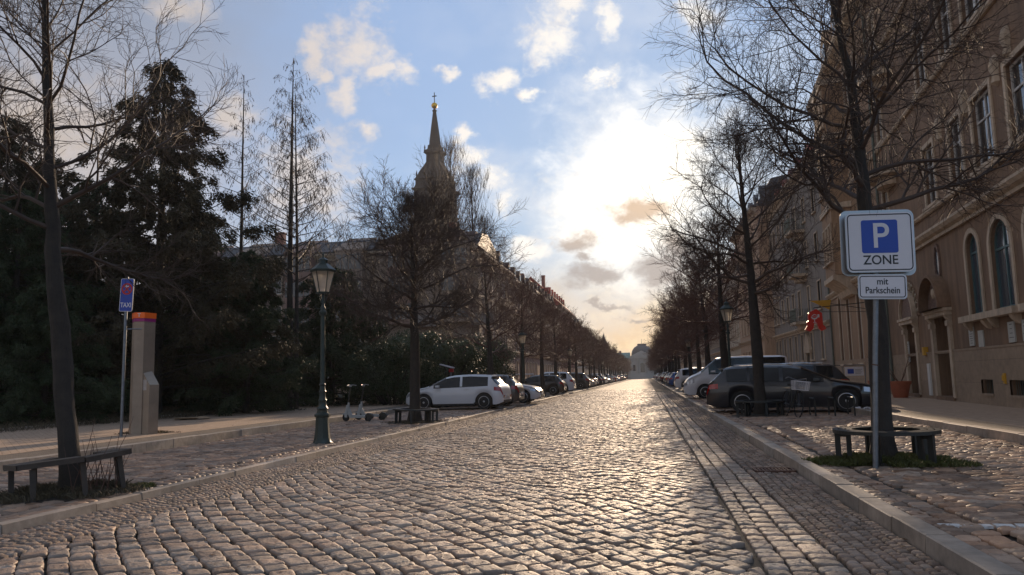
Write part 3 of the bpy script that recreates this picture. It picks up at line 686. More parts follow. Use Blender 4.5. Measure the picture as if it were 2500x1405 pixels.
m_pipe = M('green_grey_pipe', (.12, .14, .12), .5, .3, var=.2, vscale=5)
def arch_pts(w, z0, zs, rise, n=12):
    """opening outline: sill z0, spring zs, arch rise; centred at 0"""
    P = [(-w / 2, z0), (w / 2, z0), (w / 2, zs)]
    if rise > 0: P += [(w / 2 * math.cos(a), zs + rise * math.sin(a)) for a in np.linspace(0, math.pi, n)[1:-1]]
    return P + [(-w / 2, zs)]
def facade(mb, L, H, ops, z0=0.0, dep=.22, y=0.0):
    """wall front in local x,z at depth y with openings [(x,z0,w,h,rise)] and their reveals"""
    xs = sorted({0.0, L} | {o[0] - o[2] / 2 for o in ops} | {o[0] + o[2] / 2 for o in ops})
    zs = sorted({z0, H} | {o[1] for o in ops} | {o[1] + o[3] for o in ops})
    for a, b in zip(xs, xs[1:]):
        if b - a < 1e-5: continue
        for c, d in zip(zs, zs[1:]):
            if d - c < 1e-5: continue
            cx, cz = (a + b) / 2, (c + d) / 2
            if any(abs(cx - o[0]) < o[2] / 2 and o[1] < cz < o[1] + o[3] for o in ops): continue
            mb.quad((a, y, c), (b, y, c), (b, y, d), (a, y, d))
    for x, zb, w, h, rise in ops:
        O = [(x + p, q) for p, q in arch_pts(w, zb, zb + h - rise, rise)]
        for (a, b), (c, d) in zip(O, O[1:] + O[:1]):
            mb.quad((a, y, b), (a, y + dep, b), (c, y + dep, d), (c, y, d))
        if rise > 0:
            for sx in (-1, 1):
                A_ = [(x + sx * w / 2 * math.cos(t), zb + h - rise + rise * math.sin(t)) for t in np.linspace(0, math.pi / 2, 7)]
                cx, cz = x + sx * w / 2, zb + h
                for p, q in zip(A_, A_[1:]):
                    mb.quad((cx, y, cz), (p[0], y, p[1]), (q[0], y, q[1]))
def ring_prism(mb, outer, inner, y0, y1):
    n = len(outer)
    for i in range(n):
        j = (i + 1) % n; a, b, c, d = outer[i], outer[j], inner[j], inner[i]
        for y in (y0,): mb.quad((a[0], y, a[1]), (b[0], y, b[1]), (c[0], y, c[1]), (d[0], y, d[1]))
        mb.quad((a[0], y0, a[1]), (a[0], y1, a[1]), (b[0], y1, b[1]), (b[0], y0, b[1]))
        mb.quad((d[0], y0, d[1]), (c[0], y0, c[1]), (c[0], y1, c[1]), (d[0], y1, d[1]))
_wc = {}
def window_meshes(w, h, rise, style):
    key = (round(w, 2), round(h, 2), round(rise, 2), style)
    if key in _wc: return _wc[key]
    fr = MB(); su = MB(); gl = MB()
    O = arch_pts(w, 0, h - rise, rise); t = .075
    I = arch_pts(w - 2 * t, t, h - rise, max(0, rise - t)) if rise else arch_pts(w - 2 * t, t, h - t, 0)
    ring_prism(fr, O, I, .10, .17)
    if w > .6: fr.box(-.032, .032, .105, .16, t, h - t * .8 - (0 if not rise else 0))
    tz = h * .66 if not rise else h - rise - .02
    fr.box(-w / 2 + t, w / 2 - t, .10, .16, tz - .03, tz + .03)
    if style == 'tall':
        for q in (.2, .42): fr.box(-w / 2 + t, w / 2 - t, .11, .15, h * q - .02, h * q + .02)
    s = .15 if style != 'thin' else .09
    if rise: So = arch_pts(w + 2 * s, 0, h - rise, rise + s); Si = arch_pts(w, 0, h - rise, rise)
    else: So = arch_pts(w + 2 * s, 0, h + s, 0); Si = arch_pts(w, 0, h, 0)
    ring_prism(su, So, Si, -.045, .012)
    if style != 'arch': su.box(-w / 2 - s - .05, w / 2 + s + .05, -.14, .03, -.10, -.003)
    G = arch_pts(w - .04, .02, h - rise, max(0, rise - .02)) if rise else arch_pts(w - .04, .02, h - .02, 0)
    gl.quad(*[(a, .135, b) for a, b in G])
    r = []
    for m_, mat in ((su, m_trim), (fr, m_gframe if style == 'arch' else m_wframe), (gl, m_glass_b if style == 'arch' else m_glass)):
        o = m_.build('w', mat); r.append(o.data); bpy.data.objects.remove(o)
    _wc[key] = r; return r
def put_window(parent, x, z, w, h, rise=0, style='std', y=0.0, full=True):
    su, fr, gl = window_meshes(w, h, rise, style)
    o = link('window', su, parent, (x, y, z)); link('sash', fr, o); link('pane', gl, o); return o
def moulding(mb, x0, x1, z, prof):
    """prof list of (projection, height); extruded along x"""
    P = [(0.0, z)] + [(-p, z + h) for p, h in prof] + [(0.0, z + prof[-1][1])]
    mb.prism([(a, b) for a, b in P], x0, x1, 'x')
def building(name, loc, rz, L, H, D, wall, floors, label, group=None, cat='building', roof=('mansard', 3.2, m_slate), extra_ops=(), cornices=(), plinth=None, style='std', dorm=3.4, zbase=0.0):
    t = thing(name, loc, label, cat, group, rz)
    ops = list(extra_ops); wins = []
    for z, h, w, rise, xs in floors:
        for x in xs: ops.append((x, z, w, h, rise)); wins.append((x, z, w, h, rise))
    mb = MB(); facade(mb, L, H, ops, zbase)
    mb.quad((0, 0, 0), (0, 0, H), (0, D, H), (0, D, 0)); mb.quad((L, 0, 0), (L, D, 0), (L, D, H), (L, 0, H)); mb.quad((0, D, 0), (0, D, H), (L, D, H), (L, D, 0))
    mb.build('wall', wall, t, fixn=False)
    for x, z, w, h, rise in wins: put_window(t, x, z, w, h, rise, 'arch' if rise and style == 'std' else style)
    if cornices:
        for z, prof in cornices:
            mb = MB(); moulding(mb, -.02, L + .02, z, prof); mb.build('cornice', m_trim, t, fixn=True)
    if roof:
        kind, rh, rm = roof; mb = MB()
        if kind == 'mansard':
            P = [(-.45, H), (-.5, H + .12), (.1, H + .3), (1.5, H + rh * .82), (D * .5, H + rh), (D - .1, H + rh * .5), (D, H)]
        elif kind == 'flat': P = [(-.3, H), (-.3, H + .35), (.3, H + .35), (D, H + .3), (D, H)]
        else: P = [(-.45, H), (-.5, H + .15), (D * .5, H + rh), (D + .3, H + .1), (D, H)]
        mb.prism(P, -.15, L + .15, 'x'); ro = mb.build('roof', rm, t, fixn=True)
        if kind in ('mansard', 'gable') and dorm:
            x = dorm * .5; k = 0
            while x < L - .8:
                yy = .5 if kind == 'mansard' else D * .16; zz = H + .35 if kind == 'mansard' else H + rh * .3
                mb = MB(); mb.prism([(x - .62, zz), (x + .62, zz), (x + .62, zz + 1.35), (x, zz + 1.85), (x - .62, zz + 1.35)], yy, yy + 2.6, 'y'); dm = mb.build('dormer', rm, t, fixn=True)
                mb = MB(); mb.box(x - .4, x + .4, yy - .04, yy - .01, zz + .2, zz + 1.25); mb.build('pane', m_glass, dm); x += dorm; k += 1
        mb = MB(); mb.box(L * .3, L * .3 + .9, D * .35, D * .35 + .6, H + rh * .4, H + rh + 1.1); mb.box(L * .3 - .05, L * .3 + .95, D * .35 - .05, D * .35 + .65, H + rh + 1.1, H + rh + 1.2); mb.build('chimney', m_brick, t)
    if plinth:
        mb = MB(); mb.box(-.01, L + .01, -.05, .0, 0, plinth); mb.build('plinth', m_plinth, t)
    return t
CORN = [(.10, 0), (.10, .10), (.22, .16), (.30, .26), (.30, .34), (.05, .40)]
EAVE = [(.10, 0), (.18, .2), (.42, .35), (.55, .5), (.55, .62)]
# --- right: pharmacy house. local x runs from far (Y=51.2) to near along the wall; local y into the house
XA0, YA0 = 11.72, 51.2
ang_a = math.atan(.076); rz_a = -math.pi / 2 - ang_a
def lx(Y): return (YA0 - Y) / math.cos(ang_a)
LA = lx(13.0); Z0 = ZS
gf = [(24.55, 1.1, 2.2), (22.35, 1.5, 2.2), (19.9, 1.5, 2.2), (17.2, 1.5, 2.2)]
ops_door = [(lx(32.2), .05, 1.45, 2.75, 0), (lx(28.2), .05, 1.75, 2.75, 0)]
cell = [(lx(Y), .32, .95, .40, 0) for Y in (24.2, 22.0, 19.6, 17.4)]
t = thing('pharmacy_house', (XA0, YA0, Z0), 'tall brown rendered house at the right edge with pharmacy doorway and arched teal windows', 'building', None, rz_a)
fl = []
for Y, w, h in gf: fl.append((lx(Y), 2.62, w, 2.42, w / 2))
tallx = [48.0, 45.3, 42.2, 39.4, 37.4]
fa = [(lx(Y), 1.45, .95, 3.9, .47) for Y in tallx]
up = [28.0, 25.1, 22.75, 20.1, 17.5, 14.9]; upl = [48.5, 45.9, 41.2, 38.6, 34.6]
rows = []
for z, h in ((6.65, 2.05), (10.8, 2.15), (14.7, 1.9)):
    for Y in up: rows.append((lx(Y), z, 1.5 if Y < 24 else 1.2, h, 0))
    for Y in upl: rows.append((lx(Y), z, .95, h, 0))
allops = fl + fa + rows + ops_door + cell
HA = 18.2
mb = MB(); facade(mb, LA, HA, allops, 0.0, .26)
mb.quad((0, 0, 0), (0, 0, HA), (0, 11, HA), (0, 11, 0)); mb.quad((LA, 0, 0), (LA, 11, 0), (LA, 11, HA), (LA, 0, HA)); mb.quad((0, 11, 0), (0, 11, HA), (LA, 11, HA), (LA, 11, 0))
mb.build('wall', m_ochre2, t)
for x, z, w, h, r_ in fl: put_window(t, x, z, w, h, r_, 'arch')
for x, z, w, h, r_ in fa: put_window(t, x, z, w, h, r_, 'tall')
for x, z, w, h, r_ in rows: put_window(t, x, z, w, h, r_)
# lighter render field of the far half
mb = MB(); ops2 = [o for o in fa + rows if o[0] < lx(36.4)]; facade(mb, lx(36.2), HA - .1, ops2, 1.42, .0, -.035)
mb.build('wall_far_half', m_ochre, t)
mb = MB()
pl = [o for o in ops_door + cell]
facade(mb, LA, 1.62, [(o[0], o[1], o[2] + (.02 if i > 1 else .34), min(o[3], 1.56 - o[1] if i < 2 else 9), 0) for i, o in enumerate(pl)], 0.0, .0, -.06); mb.box(0, LA, -.075, .0, 1.60, 1.66)
for o in cell: mb.box(o[0] - o[2] / 2 - .03, o[0] + o[2] / 2 + .03, -.09, .1, o[1] - .07, o[1] - .002)
mb.build('plinth', m_plinth, t)
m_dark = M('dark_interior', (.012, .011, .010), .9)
for x, z, w, h, r_ in cell:
    mb = MB(); mb.box(x - w / 2, x + w / 2, .2, .24, z, z + h)
    o = mb.build('cellar_window', m_dark, t); mb = MB()
    for k in range(7): mb.tube([(x - w / 2 + w * (k + .5) / 7, .07, z), (x - w / 2 + w * (k + .5) / 7, .07, z + h)], .008, 5)
    mb.build('bars', m_pipe, o)
mb = MB(); moulding(mb, -.02, LA, 5.42, CORN); mb.build('cornice', m_trim, t, fixn=True)
mb = MB(); moulding(mb, -.02, LA, 6.40, [(.09, 0), (.14, .06), (.14, .12)]); mb.build('cornice', m_trim, t, fixn=True)
for zz in (10.55, 14.45): mb = MB(); moulding(mb, -.02, LA, zz, [(.08, 0), (.13, .06), (.13, .12)]); mb.build('cornice', m_trim, t, fixn=True)
mb = MB(); moulding(mb, -.05, LA, 17.5, [(.1, 0), (.18, .2), (.55, .42), (.62, .6), (.62, .72)]); mb.build('eaves', m_trim, t, fixn=True)
P = [(-.5, HA), (-.5, HA + .12), (.2, HA + .3), (1.7, HA + 3.4), (5.5, HA + 4.6), (11, HA)]
mb = MB(); mb.prism(P, -.1, LA, 'x'); mb.build('roof', m_tile, t, fixn=True)
for Y in (46.5, 42.5, 38, 33, 28, 23):                 # gabled dormers standing on the eaves
    x = lx(Y); mb = MB(); zz = HA + .3; mb.prism([(x - 1.1, zz), (x + 1.1, zz), (x + 1.1, zz + 1.9), (x + .6, zz + 2.5), (x, zz + 2.8), (x - .6, zz + 2.5), (x - 1.1, zz + 1.9)], -.1, 2.5, 'y')
    dm = mb.build('dormer', m_ochre, t, fixn=True); mb = MB(); mb.box(x - .55, x + .55, -.13, -.1, zz + .4, zz + 1.8); mb.build('pane', m_glass, dm)
# sill slabs on consoles under the arched windows
mb = MB(); xs0, xs1 = lx(25.5), lx(21.2); mb.box(xs0, xs1, -.28, .02, 2.42, 2.60)
for x in (xs0 + .35, (xs0 + xs1) / 2 - .3, (xs0 + xs1) / 2 + .25, xs1 - .3): mb.prism([(-.24, 2.42), (0, 2.42), (0, 2.14), (-.08, 2.18), (-.2, 2.32)], x - .1, x + .1, 'x')
xs0, xs1 = lx(20.8), lx(16.2); mb.box(xs0, xs1, -.28, .02, 2.42, 2.60); mb.build('sill_bench', m_trim, t, fixn=True)
# the two doorways: pilasters, lintel, half-round relief panel, hood
m_relief = M('carved_relief', (.20, .13, .10), .85, var=.45, vscale=9, bump=.06, bscale=9)
m_door = M('teal_door', (.035, .085, .075), .5, var=.2, vscale=5, bump=.003, bscale=20)
m_letters = M('stone_letters', (.40, .34, .25), .8, var=.2, vscale=6)
for k, (x, zb, w, h, _) in enumerate(ops_door):
    d = MB(); d.box(x - w / 2 + .03, x + w / 2 - .03, .62, .68, 0, 2.75)
    for sx in (-1, 1):
        for z0_, z1_ in ((.25, 1.15), (1.3, 2.5)): d.box(x + sx * w * .23 - w * .17, x + sx * w * .23 + w * .17, .60, .62, z0_, z1_)
    dr = d.build('door', m_door if k else m_dark, t); mbh = MB(); mbh.tube([(x + .08, .57, 1.1), (x + .08, .57, 1.35)], .014, 6); mbh.build('handle', m_zinc, dr)
    d = MB(); d.box(x - w / 2, x - w / 2 + .02, .26, .7, 0, 2.8); d.box(x + w / 2 - .02, x + w / 2, .26, .7, 0, 2.8); d.box(x - w / 2, x + w / 2, .26, .7, 2.78, 2.8); d.box(x - w / 2 - .1, x + w / 2 + .1, -.12, .6, .0, .13)
    d.build('door_recess', m_ochre2, t)
    s = MB()
    for sx in (-1, 1):
        a = x + sx * (w / 2 + .12); s.box(a - .12, a + .12, -.10, .02, .10, 2.55); s.box(a - .15, a + .15, -.15, .02, 2.45, 2.62); s.prism([(-.2, 2.80), (0, 2.80), (0, 2.5), (-.1, 2.62)], a - .13, a + .13, 'x')
    s.box(x - w / 2 - .30, x + w / 2 + .30, -.22, .02, 2.80, 2.94); s.box(x - w / 2 - .34, x + w / 2 + .34, -.27, .02, 2.94, 3.04)
    s.build('door_surround', m_trim, t, fixn=True)
    rr = w / 2 + .22
    arc = [(x + rr * math.cos(a), 3.05 + rr * math.sin(a) * .98) for a in np.linspace(0, math.pi, 19)]
    p = MB(); p.prism(arc, -.10, .01, 'y'); rl = p.build('relief_panel', m_relief, t, fixn=True)
    p = MB()
    if k:   # head in the middle of a relief
        p.lathe([(.02, -.2), (.13, -.16), (.17, 0), (.15, .14), (.05, .22)], 12)
        hd = p.build('carved_head', m_trim, rl, smooth=True); hd.location = (x, -.10, 3.05 + rr * .5)
    hood = MB(); ri, ro_ = rr + .01, rr + .10; dp = -.42 if k else -.2
    aa = np.linspace(0, math.pi, 19)
    ring_prism(hood, [(x + ro_ * math.cos(a), 3.05 + ro_ * math.sin(a)) for a in aa], [(x + ri * math.cos(a), 3.05 + ri * math.sin(a)) for a in aa], dp, .01); hood.build('door_hood', m_ochre2 if k else m_trim, t, fixn=True)
    if not k:
        word = 'KÖNIG APOTHEKE'; L_ = None
        plate = MB(); ri2, ro2 = rr + .11, rr + .50
        ring_prism(plate, [(x + ro2 * math.cos(a), 3.05 + ro2 * math.sin(a)) for a in aa], [(x + ri2 * math.cos(a), 3.05 + ri2 * math.sin(a)) for a in aa], -.03, .01); pb = plate.build('sign_band', m_ochre2, t, fixn=True)
        for i, ch in enumerate(word):
            if ch == ' ': continue
            a = math.pi - (i + .5) / len(word) * math.pi * .96 - .06; rm = (ri2 + ro2) / 2
            q = text_mesh('letter', ch, .40, m_letters, pb, (x + rm * math.cos(a), -.05, 3.05 + rm * math.sin(a)), (0, 0, 0), .02, bold=.006, sx=.62)
            q.matrix_local = Matrix.Translation((x + rm * math.cos(a), -.05, 3.05 + rm * math.sin(a))) @ Matrix.Rotation(math.pi / 2 - a, 4, 'Y') @ Matrix.Rotation(math.pi / 2, 4, 'X') @ Matrix.Diagonal((.66, 1, 1, 1))
# oval window between the doors' storey and the cornice, fan ornament, corbelled bay
m_oval = M('oval_window', (.04, .045, .06), .2)
mb = MB(); xo = lx(28.0); ring = lambda a_, b_, n=20: [(xo + a_ * math.cos(q), 4.62 + b_ * math.sin(q)) for q in np.linspace(0, 2 * math.pi, n, endpoint=False)]
ring_prism(mb, ring(.34, .68), ring(.24, .56), -.06, .02); ov = mb.build('window', m_relief, t, fixn=True); mb = MB(); mb.quad(*[(a, -.015, b) for a, b in ring(.25, .57)]); mb.build('pane', m_oval, ov)
mb = MB(); xb = lx(44.0)
def bay(mb, xb, w, dep, z0, z1):
    P = [(xb - w / 2, 0), (xb - w / 2 + .35, -dep), (xb + w / 2 - .35, -dep), (xb + w / 2, 0)]
    mb.prism(P, z0, z1, 'z')
bay(mb, xb, 3.9, 1.0, 6.1, 16.6); bo = mb.build('bay', m_ochre, t, fixn=True)
mb = MB(); prof = [(.12, 5.0), (.3, 5.05), (.42, 5.35), (.85, 5.7), (1.12, 5.85), (1.12, 6.1), (.95, 6.12)]
mb.prism([(0, 5.0)] + [(-a, b) for a, b in prof] + [(0, 6.12)], xb - 1.6, xb + 1.6, 'x')
mb.build('bay_corbel', m_trim, bo, fixn=True)
for zz in (9.6, 13.4, 16.4): mb = MB(); bay(mb, xb, 4.1, 1.1, zz, zz + .3); mb.build('bay_band', m_trim, bo, fixn=True)
for zz in (6.9, 10.7, 14.2):
    for dx in (-1.0, 0, 1.0):
        o = put_window(bo, xb + dx, zz, .62, 1.9, 0, 'thin', y=-1.02)
for xx in (xb + 1.93,):
    for zz in (6.9, 10.7, 14.2): pass
# round balcony near the pipe
xk = lx(33.4); m_iron = M('black_iron', (.02, .02, .02), .5, .4)
for z_ in (8.9, 13.0):
    mb = MB(); hc = lambda r_, q_: [(xk + r_ * math.cos(a), -q_ * math.sin(a)) for a in np.linspace(0, math.pi, 13)]
    mb.prism(hc(1.35, .95), z_, z_ + .22, 'z'); mb.prism(hc(.8, .55), z_ - .35, z_ + .01, 'z'); o = mb.build('balcony', m_trim, t, fixn=True); mb = MB()
    for a in np.linspace(0, math.pi, 22): mb.tube([(xk + 1.28 * math.cos(a), -.88 * math.sin(a), z_ + .22), (xk + 1.28 * math.cos(a), -.88 * math.sin(a), z_ + 1.12)], .012, 4)
    mb.tube([(xk + 1.28 * math.cos(a), -.88 * math.sin(a), z_ + 1.12) for a in np.linspace(0, math.pi, 14)], .02, 5); mb.build('railing', m_iron, o)
for Y in (35.5, 50.9):                        # rain pipes
    mb = MB(); mb.tube([(lx(Y), -.13, .05), (lx(Y), -.13, 16.9), (lx(Y), -.5, 17.7)], .06, 8)
    for z_ in np.arange(1, 17, 2.0): mb.lathe([(.072, z_), (.072, z_ + .06)], 8, (lx(Y), -.13))
    mb.build('rain_pipe', m_pipe, t, smooth='auto')
# stucco cartouches between the upper windows
for Y, z_ in ((23.95, 8.9), (21.4, 8.9), (26.5, 8.9), (20.5, 9.3), (23.9, 12.9)):
    x = lx(Y); mb = MB(); mb.lathe([(.04, z_ - .5), (.16, z_ - .4), (.12, z_ - .2), (.2, z_), (.14, z_ + .25), (.05, z_ + .35)], 8, (x, 0)); mb.build('cartouche', m_trim, t, smooth='auto')
WALL_T = t
def on_wall(Y, z, out=.0):
    """world point on the pharmacy house wall"""
    v = Matrix.Rotation(rz_a, 3, 'Z') @ Vector((lx(Y), -out, 0)); return Vector((XA0 + v.x, YA0 + v.y, z))
# plaques, letterbox etc. fixed to the wall are parts of it
m_plate = M('pale_plaque', (.50, .52, .50), .35, .2, var=.1, vscale=5); m_ink = M('dark_lettering', (.06, .06, .06), .6); m_yel = M('yellow_paint', (.55, .30, .02), .5)
def plaque(Y, z, w, h, lines):
    x = lx(Y); mb = MB(); mb.box(x - w / 2, x + w / 2, -.035, 0, z, z + h); p = mb.build('plaque', m_plate, t)
    mb = MB(); r_ = random.Random(int(Y * 10)); zz = z + h * .86
    for k in range(lines):
        ww = w * r_.uniform(.3, .75); mb.box(x - ww / 2, x + ww / 2, -.0385, -.0352, zz, zz + h * .028); zz -= h * .85 / lines
    if lines: mb.build('lettering', m_ink, p)
plaque(25.25, 1.72, .42, .56, 7); plaque(24.45, 1.66, .42, .48, 0); plaque(22.1, 1.70, .44, .54, 4); plaque(21.15, 1.70, .44, .54, 5)
plaque(32.95, 1.35, .40, .80, 8)
mb = MB(); x = lx(22.75); mb.box(x - .07, x + .07, -.10, -.06, .62, .90); mb.lathe([(.05, .7), (.05, .84)], 8, (x, -.10)); mb.build('hydrant_mark', m_yel, t)
mb = MB(); x = lx(30.25); mb.box(x - .1, x + .1, -.16, 0, 1.55, 1.85); mb.build('letterbox', m_yel, t)
mb = MB(); x = lx(29.9); mb.box(x - .14, x + .14, -.12, -.062, .12, 1.25); mb.build('notice_panel', M('white_panel', (.6, .6, .58), .5), t)
# --- right: grey house, peach house and on
right = [(51.6, 73.2, 11.75, 15.4, m_greyr, 'grey rendered house with small balconies beyond the pharmacy house', ('mansard', 3.6, m_tile)),
         (74.0, 92, 10.9, 16.6, m_peach, 'peach and cream house standing slightly forward beyond the grey house', ('mansard', 3.2, m_slate)),
         (92.1, 116, 11.5, 14.6, m_cream, 'cream house on the right, next beyond the peach one', ('mansard', 3.0, m_tile)),
         (116.1, 142, 11.5, 13.6, m_greyr, 'grey stone house on the right, second beyond the peach one', ('mansard', 3.0, m_slate)),
         (142.1, 172, 11.5, 13.0, m_cream, 'cream house on the right, third beyond the peach one', ('gable', 3.4, m_tile)),
         (172.1, 210, 11.5, 12.4, m_greyr, 'grey house on the right, fourth beyond the peach one', ('gable', 3.4, m_tile)),
         (210.1, 262, 11.5, 12.0, m_cream, 'last long cream house on the right before the domed palace', ('gable', 3.4, m_slate))]
def regfloors(L, H, h1, sp, w, hh, n, margin=1.4):
    xs = [margin + sp * (i + .5) for i in range(int((L - 2 * margin) / sp))]
    return [(h1 + (H - h1 - .4) / n * k, hh, w, 0, xs) for k in range(n)]
for i, (y0, y1, x, H, wm, lab, rf) in enumerate(right):
    L_ = y1 - y0
    if i == 0:
        pos = [54.2, 57.6, 61.0, 63.4, 65.8, 68.2, 70.6, 72.2]
        xs = [y1 - p for p in pos[1:]]; fl_ = [(1.9, 1.9, .85, 0, [v for v in xs if abs(v - (y1 - 58.9)) > 1.2]), (5.25, 1.85, .85, 0, xs), (8.5, 1.85, .85, 0, xs), (11.8, 1.7, .85, 0, xs)]
        fl_[0][4].append(y1 - 54.2); fl_[1][4].append(y1 - 54.2); fl_[2][4].append(y1 - 54.2)
        b = building('grey_house', (x, y1, ZS), -math.pi / 2, L_, H, 10, wm, fl_, lab, 'houses along the right side of the street', roof=rf, cornices=[(3.95, CORN), (14.8, EAVE)], plinth=1.0, style='thin', extra_ops=[(y1 - 58.9, 0.0, 1.2, 2.3, 0)])
        xx = y1 - 58.9; mb = MB(); mb.box(xx - .6, xx + .6, .15, .2, 0, 2.3); mb.build('door', m_door, b)
        mb = MB(); mb.box(xx - .8, xx - .6, -.1, .02, .0, 2.4); mb.box(xx + .6, xx + .8, -.1, .02, 0, 2.4); mb.box(xx - 1, xx + 1, -.2, .02, 2.4, 2.6); mb.prism([(xx - 1, 2.62), (xx + 1, 2.62), (xx + .5, 3.5), (xx, 3.85), (xx - .5, 3.5)], -.16, .02, 'y'); mb.build('door_surround', m_trim, b, fixn=True)
        for z_ in (4.45, 7.9, 11.1):
            mb = MB(); mb.prism([(xx - 1.3, 0), (xx - 1.1, -1.0), (xx + 1.1, -1.0), (xx + 1.3, 0)], z_, z_ + .2, 'z'); mb.prism([(xx - .8, 0), (xx - .6, -.6), (xx + .6, -.6), (xx + .8, 0)], z_ - .35, z_ + .01, 'z'); ba = mb.build('balcony', m_trim, b, fixn=True)
            mb = MB()
            for q in range(30):
                a = q / 29; mb.tube([(xx - 1.1 + 2.2 * a, -.97, z_ + .2), (xx - 1.1 + 2.2 * a, -.97, z_ + 1.1)], .022, 4)
            for q in range(9): mb.tube([(xx + 1.28 - .18 * q / 8, -.05 - .92 * q / 8, z_ + .2), (xx + 1.28 - .18 * q / 8, -.05 - .92 * q / 8, z_ + 1.1)], .02, 4)
            mb.box(xx - 1.12, xx + 1.12, -1.0, -.94, z_ + 1.08, z_ + 1.14); mb.build('railing', m_pipe, ba)
    else:
        n = 4 if i < 2 else 3
        b = building(['', 'peach_house', 'cream_house', 'grey_house', 'cream_house', 'grey_house', 'cream_house'][i], (x, y1, ZS), -math.pi / 2, L_, H, 10, wm,
                 regfloors(L_, H, 1.4, 2.4 if i < 4 else 3.2, 1.05, 1.9, n), lab, 'houses along the right side of the street', roof=rf, cornices=[(4.1, CORN), (H - .65, EAVE)], plinth=1.0, style='thin', dorm=3.8 if i < 4 else 7)
m_lbrown = M('brownish_render', (.27, .20, .15), .85, var=.2, vscale=.4, bump=.003, bscale=60); m_lrose = M('rose_brown_render', (.24, .15, .115), .85, var=.2, vscale=.4, bump=.003, bscale=60); m_dtile = M('brown_roof_tiles', (.085, .05, .04), .8, var=.3, vscale=3, bump=.02, bscale=14)
# --- left: street houses (front towards +X)
left = [(66.0, 83, -14.2, 12.4, m_lbrown, 'brownish corner house on the left where the park ends', ('mansard', 2.6, m_dtile)),
        (83.1, 106, -14.2, 12.0, m_lrose, 'rose brown house on the left, second from the park corner', ('mansard', 3.0, m_dtile)),
        (106.1, 131, -14.2, 12.4, m_lbrown, 'brownish house on the left, third from the park corner', ('mansard', 3.2, m_dtile)),
        (131.1, 158, -14.2, 13.4, m_brick, 'house with a steep bright red gable roof on the left', ('gable', 5.2, M('bright_red_roof', (.42, .07, .045), .8, var=.2, vscale=2))),
        (158.1, 196, -14.2, 12.4, m_cream, 'cream house on the left just beyond the red gabled one', ('gable', 3.6, m_slate)),
        (196.1, 240, -14.2, 11.4, m_greyr, 'dark grey house on the left, next but one beyond the red gabled one', ('gable', 2.6, m_slate)),
        (240.1, 306, -14.2, 11.0, m_greyr, 'last house on the left with a small pointed turret, before the domed palace', ('gable', 3.0, m_slate))]
for i, (y0, y1, x, H, wm, lab, rf) in enumerate(left):
    L_ = y1 - y0
    b = building(['corner_house', 'rose_brown_house', 'brown_house', 'red_roofed_house', 'cream_house', 'grey_house', 'turret_house'][i], (x, y0, ZS), math.pi / 2, L_, H, 9.5, wm,
             regfloors(L_, H, 1.2, 2.6 if i < 3 else 3.4, 1.05, 1.8, 4 if i < 3 else 3), lab, 'houses along the left side of the street', roof=rf, cornices=[(3.7, CORN), (H - .65, EAVE)], style='thin', dorm=3.8 if i < 4 else 7)
    if i == 3:   # gable end wall facing the viewer, red
        mb = MB(); mb.prism([(0, H), (9.5, H), (4.75, H + 5.2)], -.17, -.22, 'x'); mb.build('gable_wall', bpy.data.materials['bright_red_roof'], b, fixn=True)
        mb = MB(); mb.box(-.26, -.225, 4.3, 5.2, H + 1.6, H + 2.9); mb.build('gable_window', m_wframe, b)
    if i == 6:
        mb = MB(); mb.lathe([(1.7, H - 2), (1.7, H + 1.4), (2.0, H + 1.5), (1.3, H + 3.2), (.6, H + 4.8), (.08, H + 6.6), (.02, H + 7.4)], 8, (L_ - 3, 1.5)); mb.build('turret', m_slate, b, smooth='auto')
# --- the long house facing the park
ph = building('park_house', (-44.0, 66.3, .15), 0, 29.7, 13.0, 8, m_lbrown, regfloors(29.7, 12.6, 1.3, 2.6, 1.1, 1.6, 4), 'long brownish house facing the park with glazed bays and zinc dormers, behind the trees', None,
              roof=('mansard', 1.7, m_slate), cornices=[(12.3, EAVE)], style='thin', dorm=0)
for i in range(6):
    x = 2.0 + 4.9 * i
    mb = MB(); mb.box(x, x + 2.6, -1.0, -.001, 6.2, 13.0); mb.prism([(-1.05, 13.0), (-1.05, 13.15), (2.6, 14.8), (2.6, 13.0)], x - .1, x + 2.7, 'x'); ba = mb.build('glazed_bay', m_lbrown if i % 2 else m_lrose, ph, fixn=True)
    for zz in (6.6, 9.0, 11.3):
        mb = MB()
        for k in range(4): mb.box(x + .12 + .61 * k, x + .62 + .61 * k, -1.03, -1.001, zz, zz + 1.4)
        mb.build('pane', m_glass, ba)
    for zz in (3.0, 5.9): mb = MB(); mb.box(x + 2.7, x + 4.7, -1.0, -.001, zz, zz + .15); mb.box(x + 2.7, x + 4.7, -1.02, -.97, zz + .14, zz + 1.0); mb.build('balcony', m_greyr, ph)
# --- palace at the street end
m_pal = M('palace_stone', (.36, .34, .31), .85, var=.12, vscale=.4)
t = thing('palace', (0, 330, 0), 'distant domed palace with a pediment closing the end of the street', 'building')
mb = MB(); ops = [(-1.25 + 0, 2.6, 1.7, 4.0, .85), (-4.7, 3.2, 1.0, 2.6, 0), (2.2, 3.2, 1.0, 2.6, 0), (-1.25, 0.1, 1.5, 2.0, 0)]
off = 6.2; facade(mb, 9.4, 9.2, [(o[0] + off, *o[1:]) for o in ops], 0, .4)
mb.v = [(v[0] - off, v[1], v[2]) for v in mb.v]; mb.box(-6.2, 3.2, .45, 14, 0, 9.2); mb.build('centre_block', m_pal, t)
for a_, b_, c_, d_ in ((-2.6, .1, .1, 6.6), (-5.2, -4.2, 3, 6), (1.7, 2.7, 3, 6)): mb = MB(); mb.box(a_, b_, .41, .44, c_, d_); mb.build('window', m_glass, t)
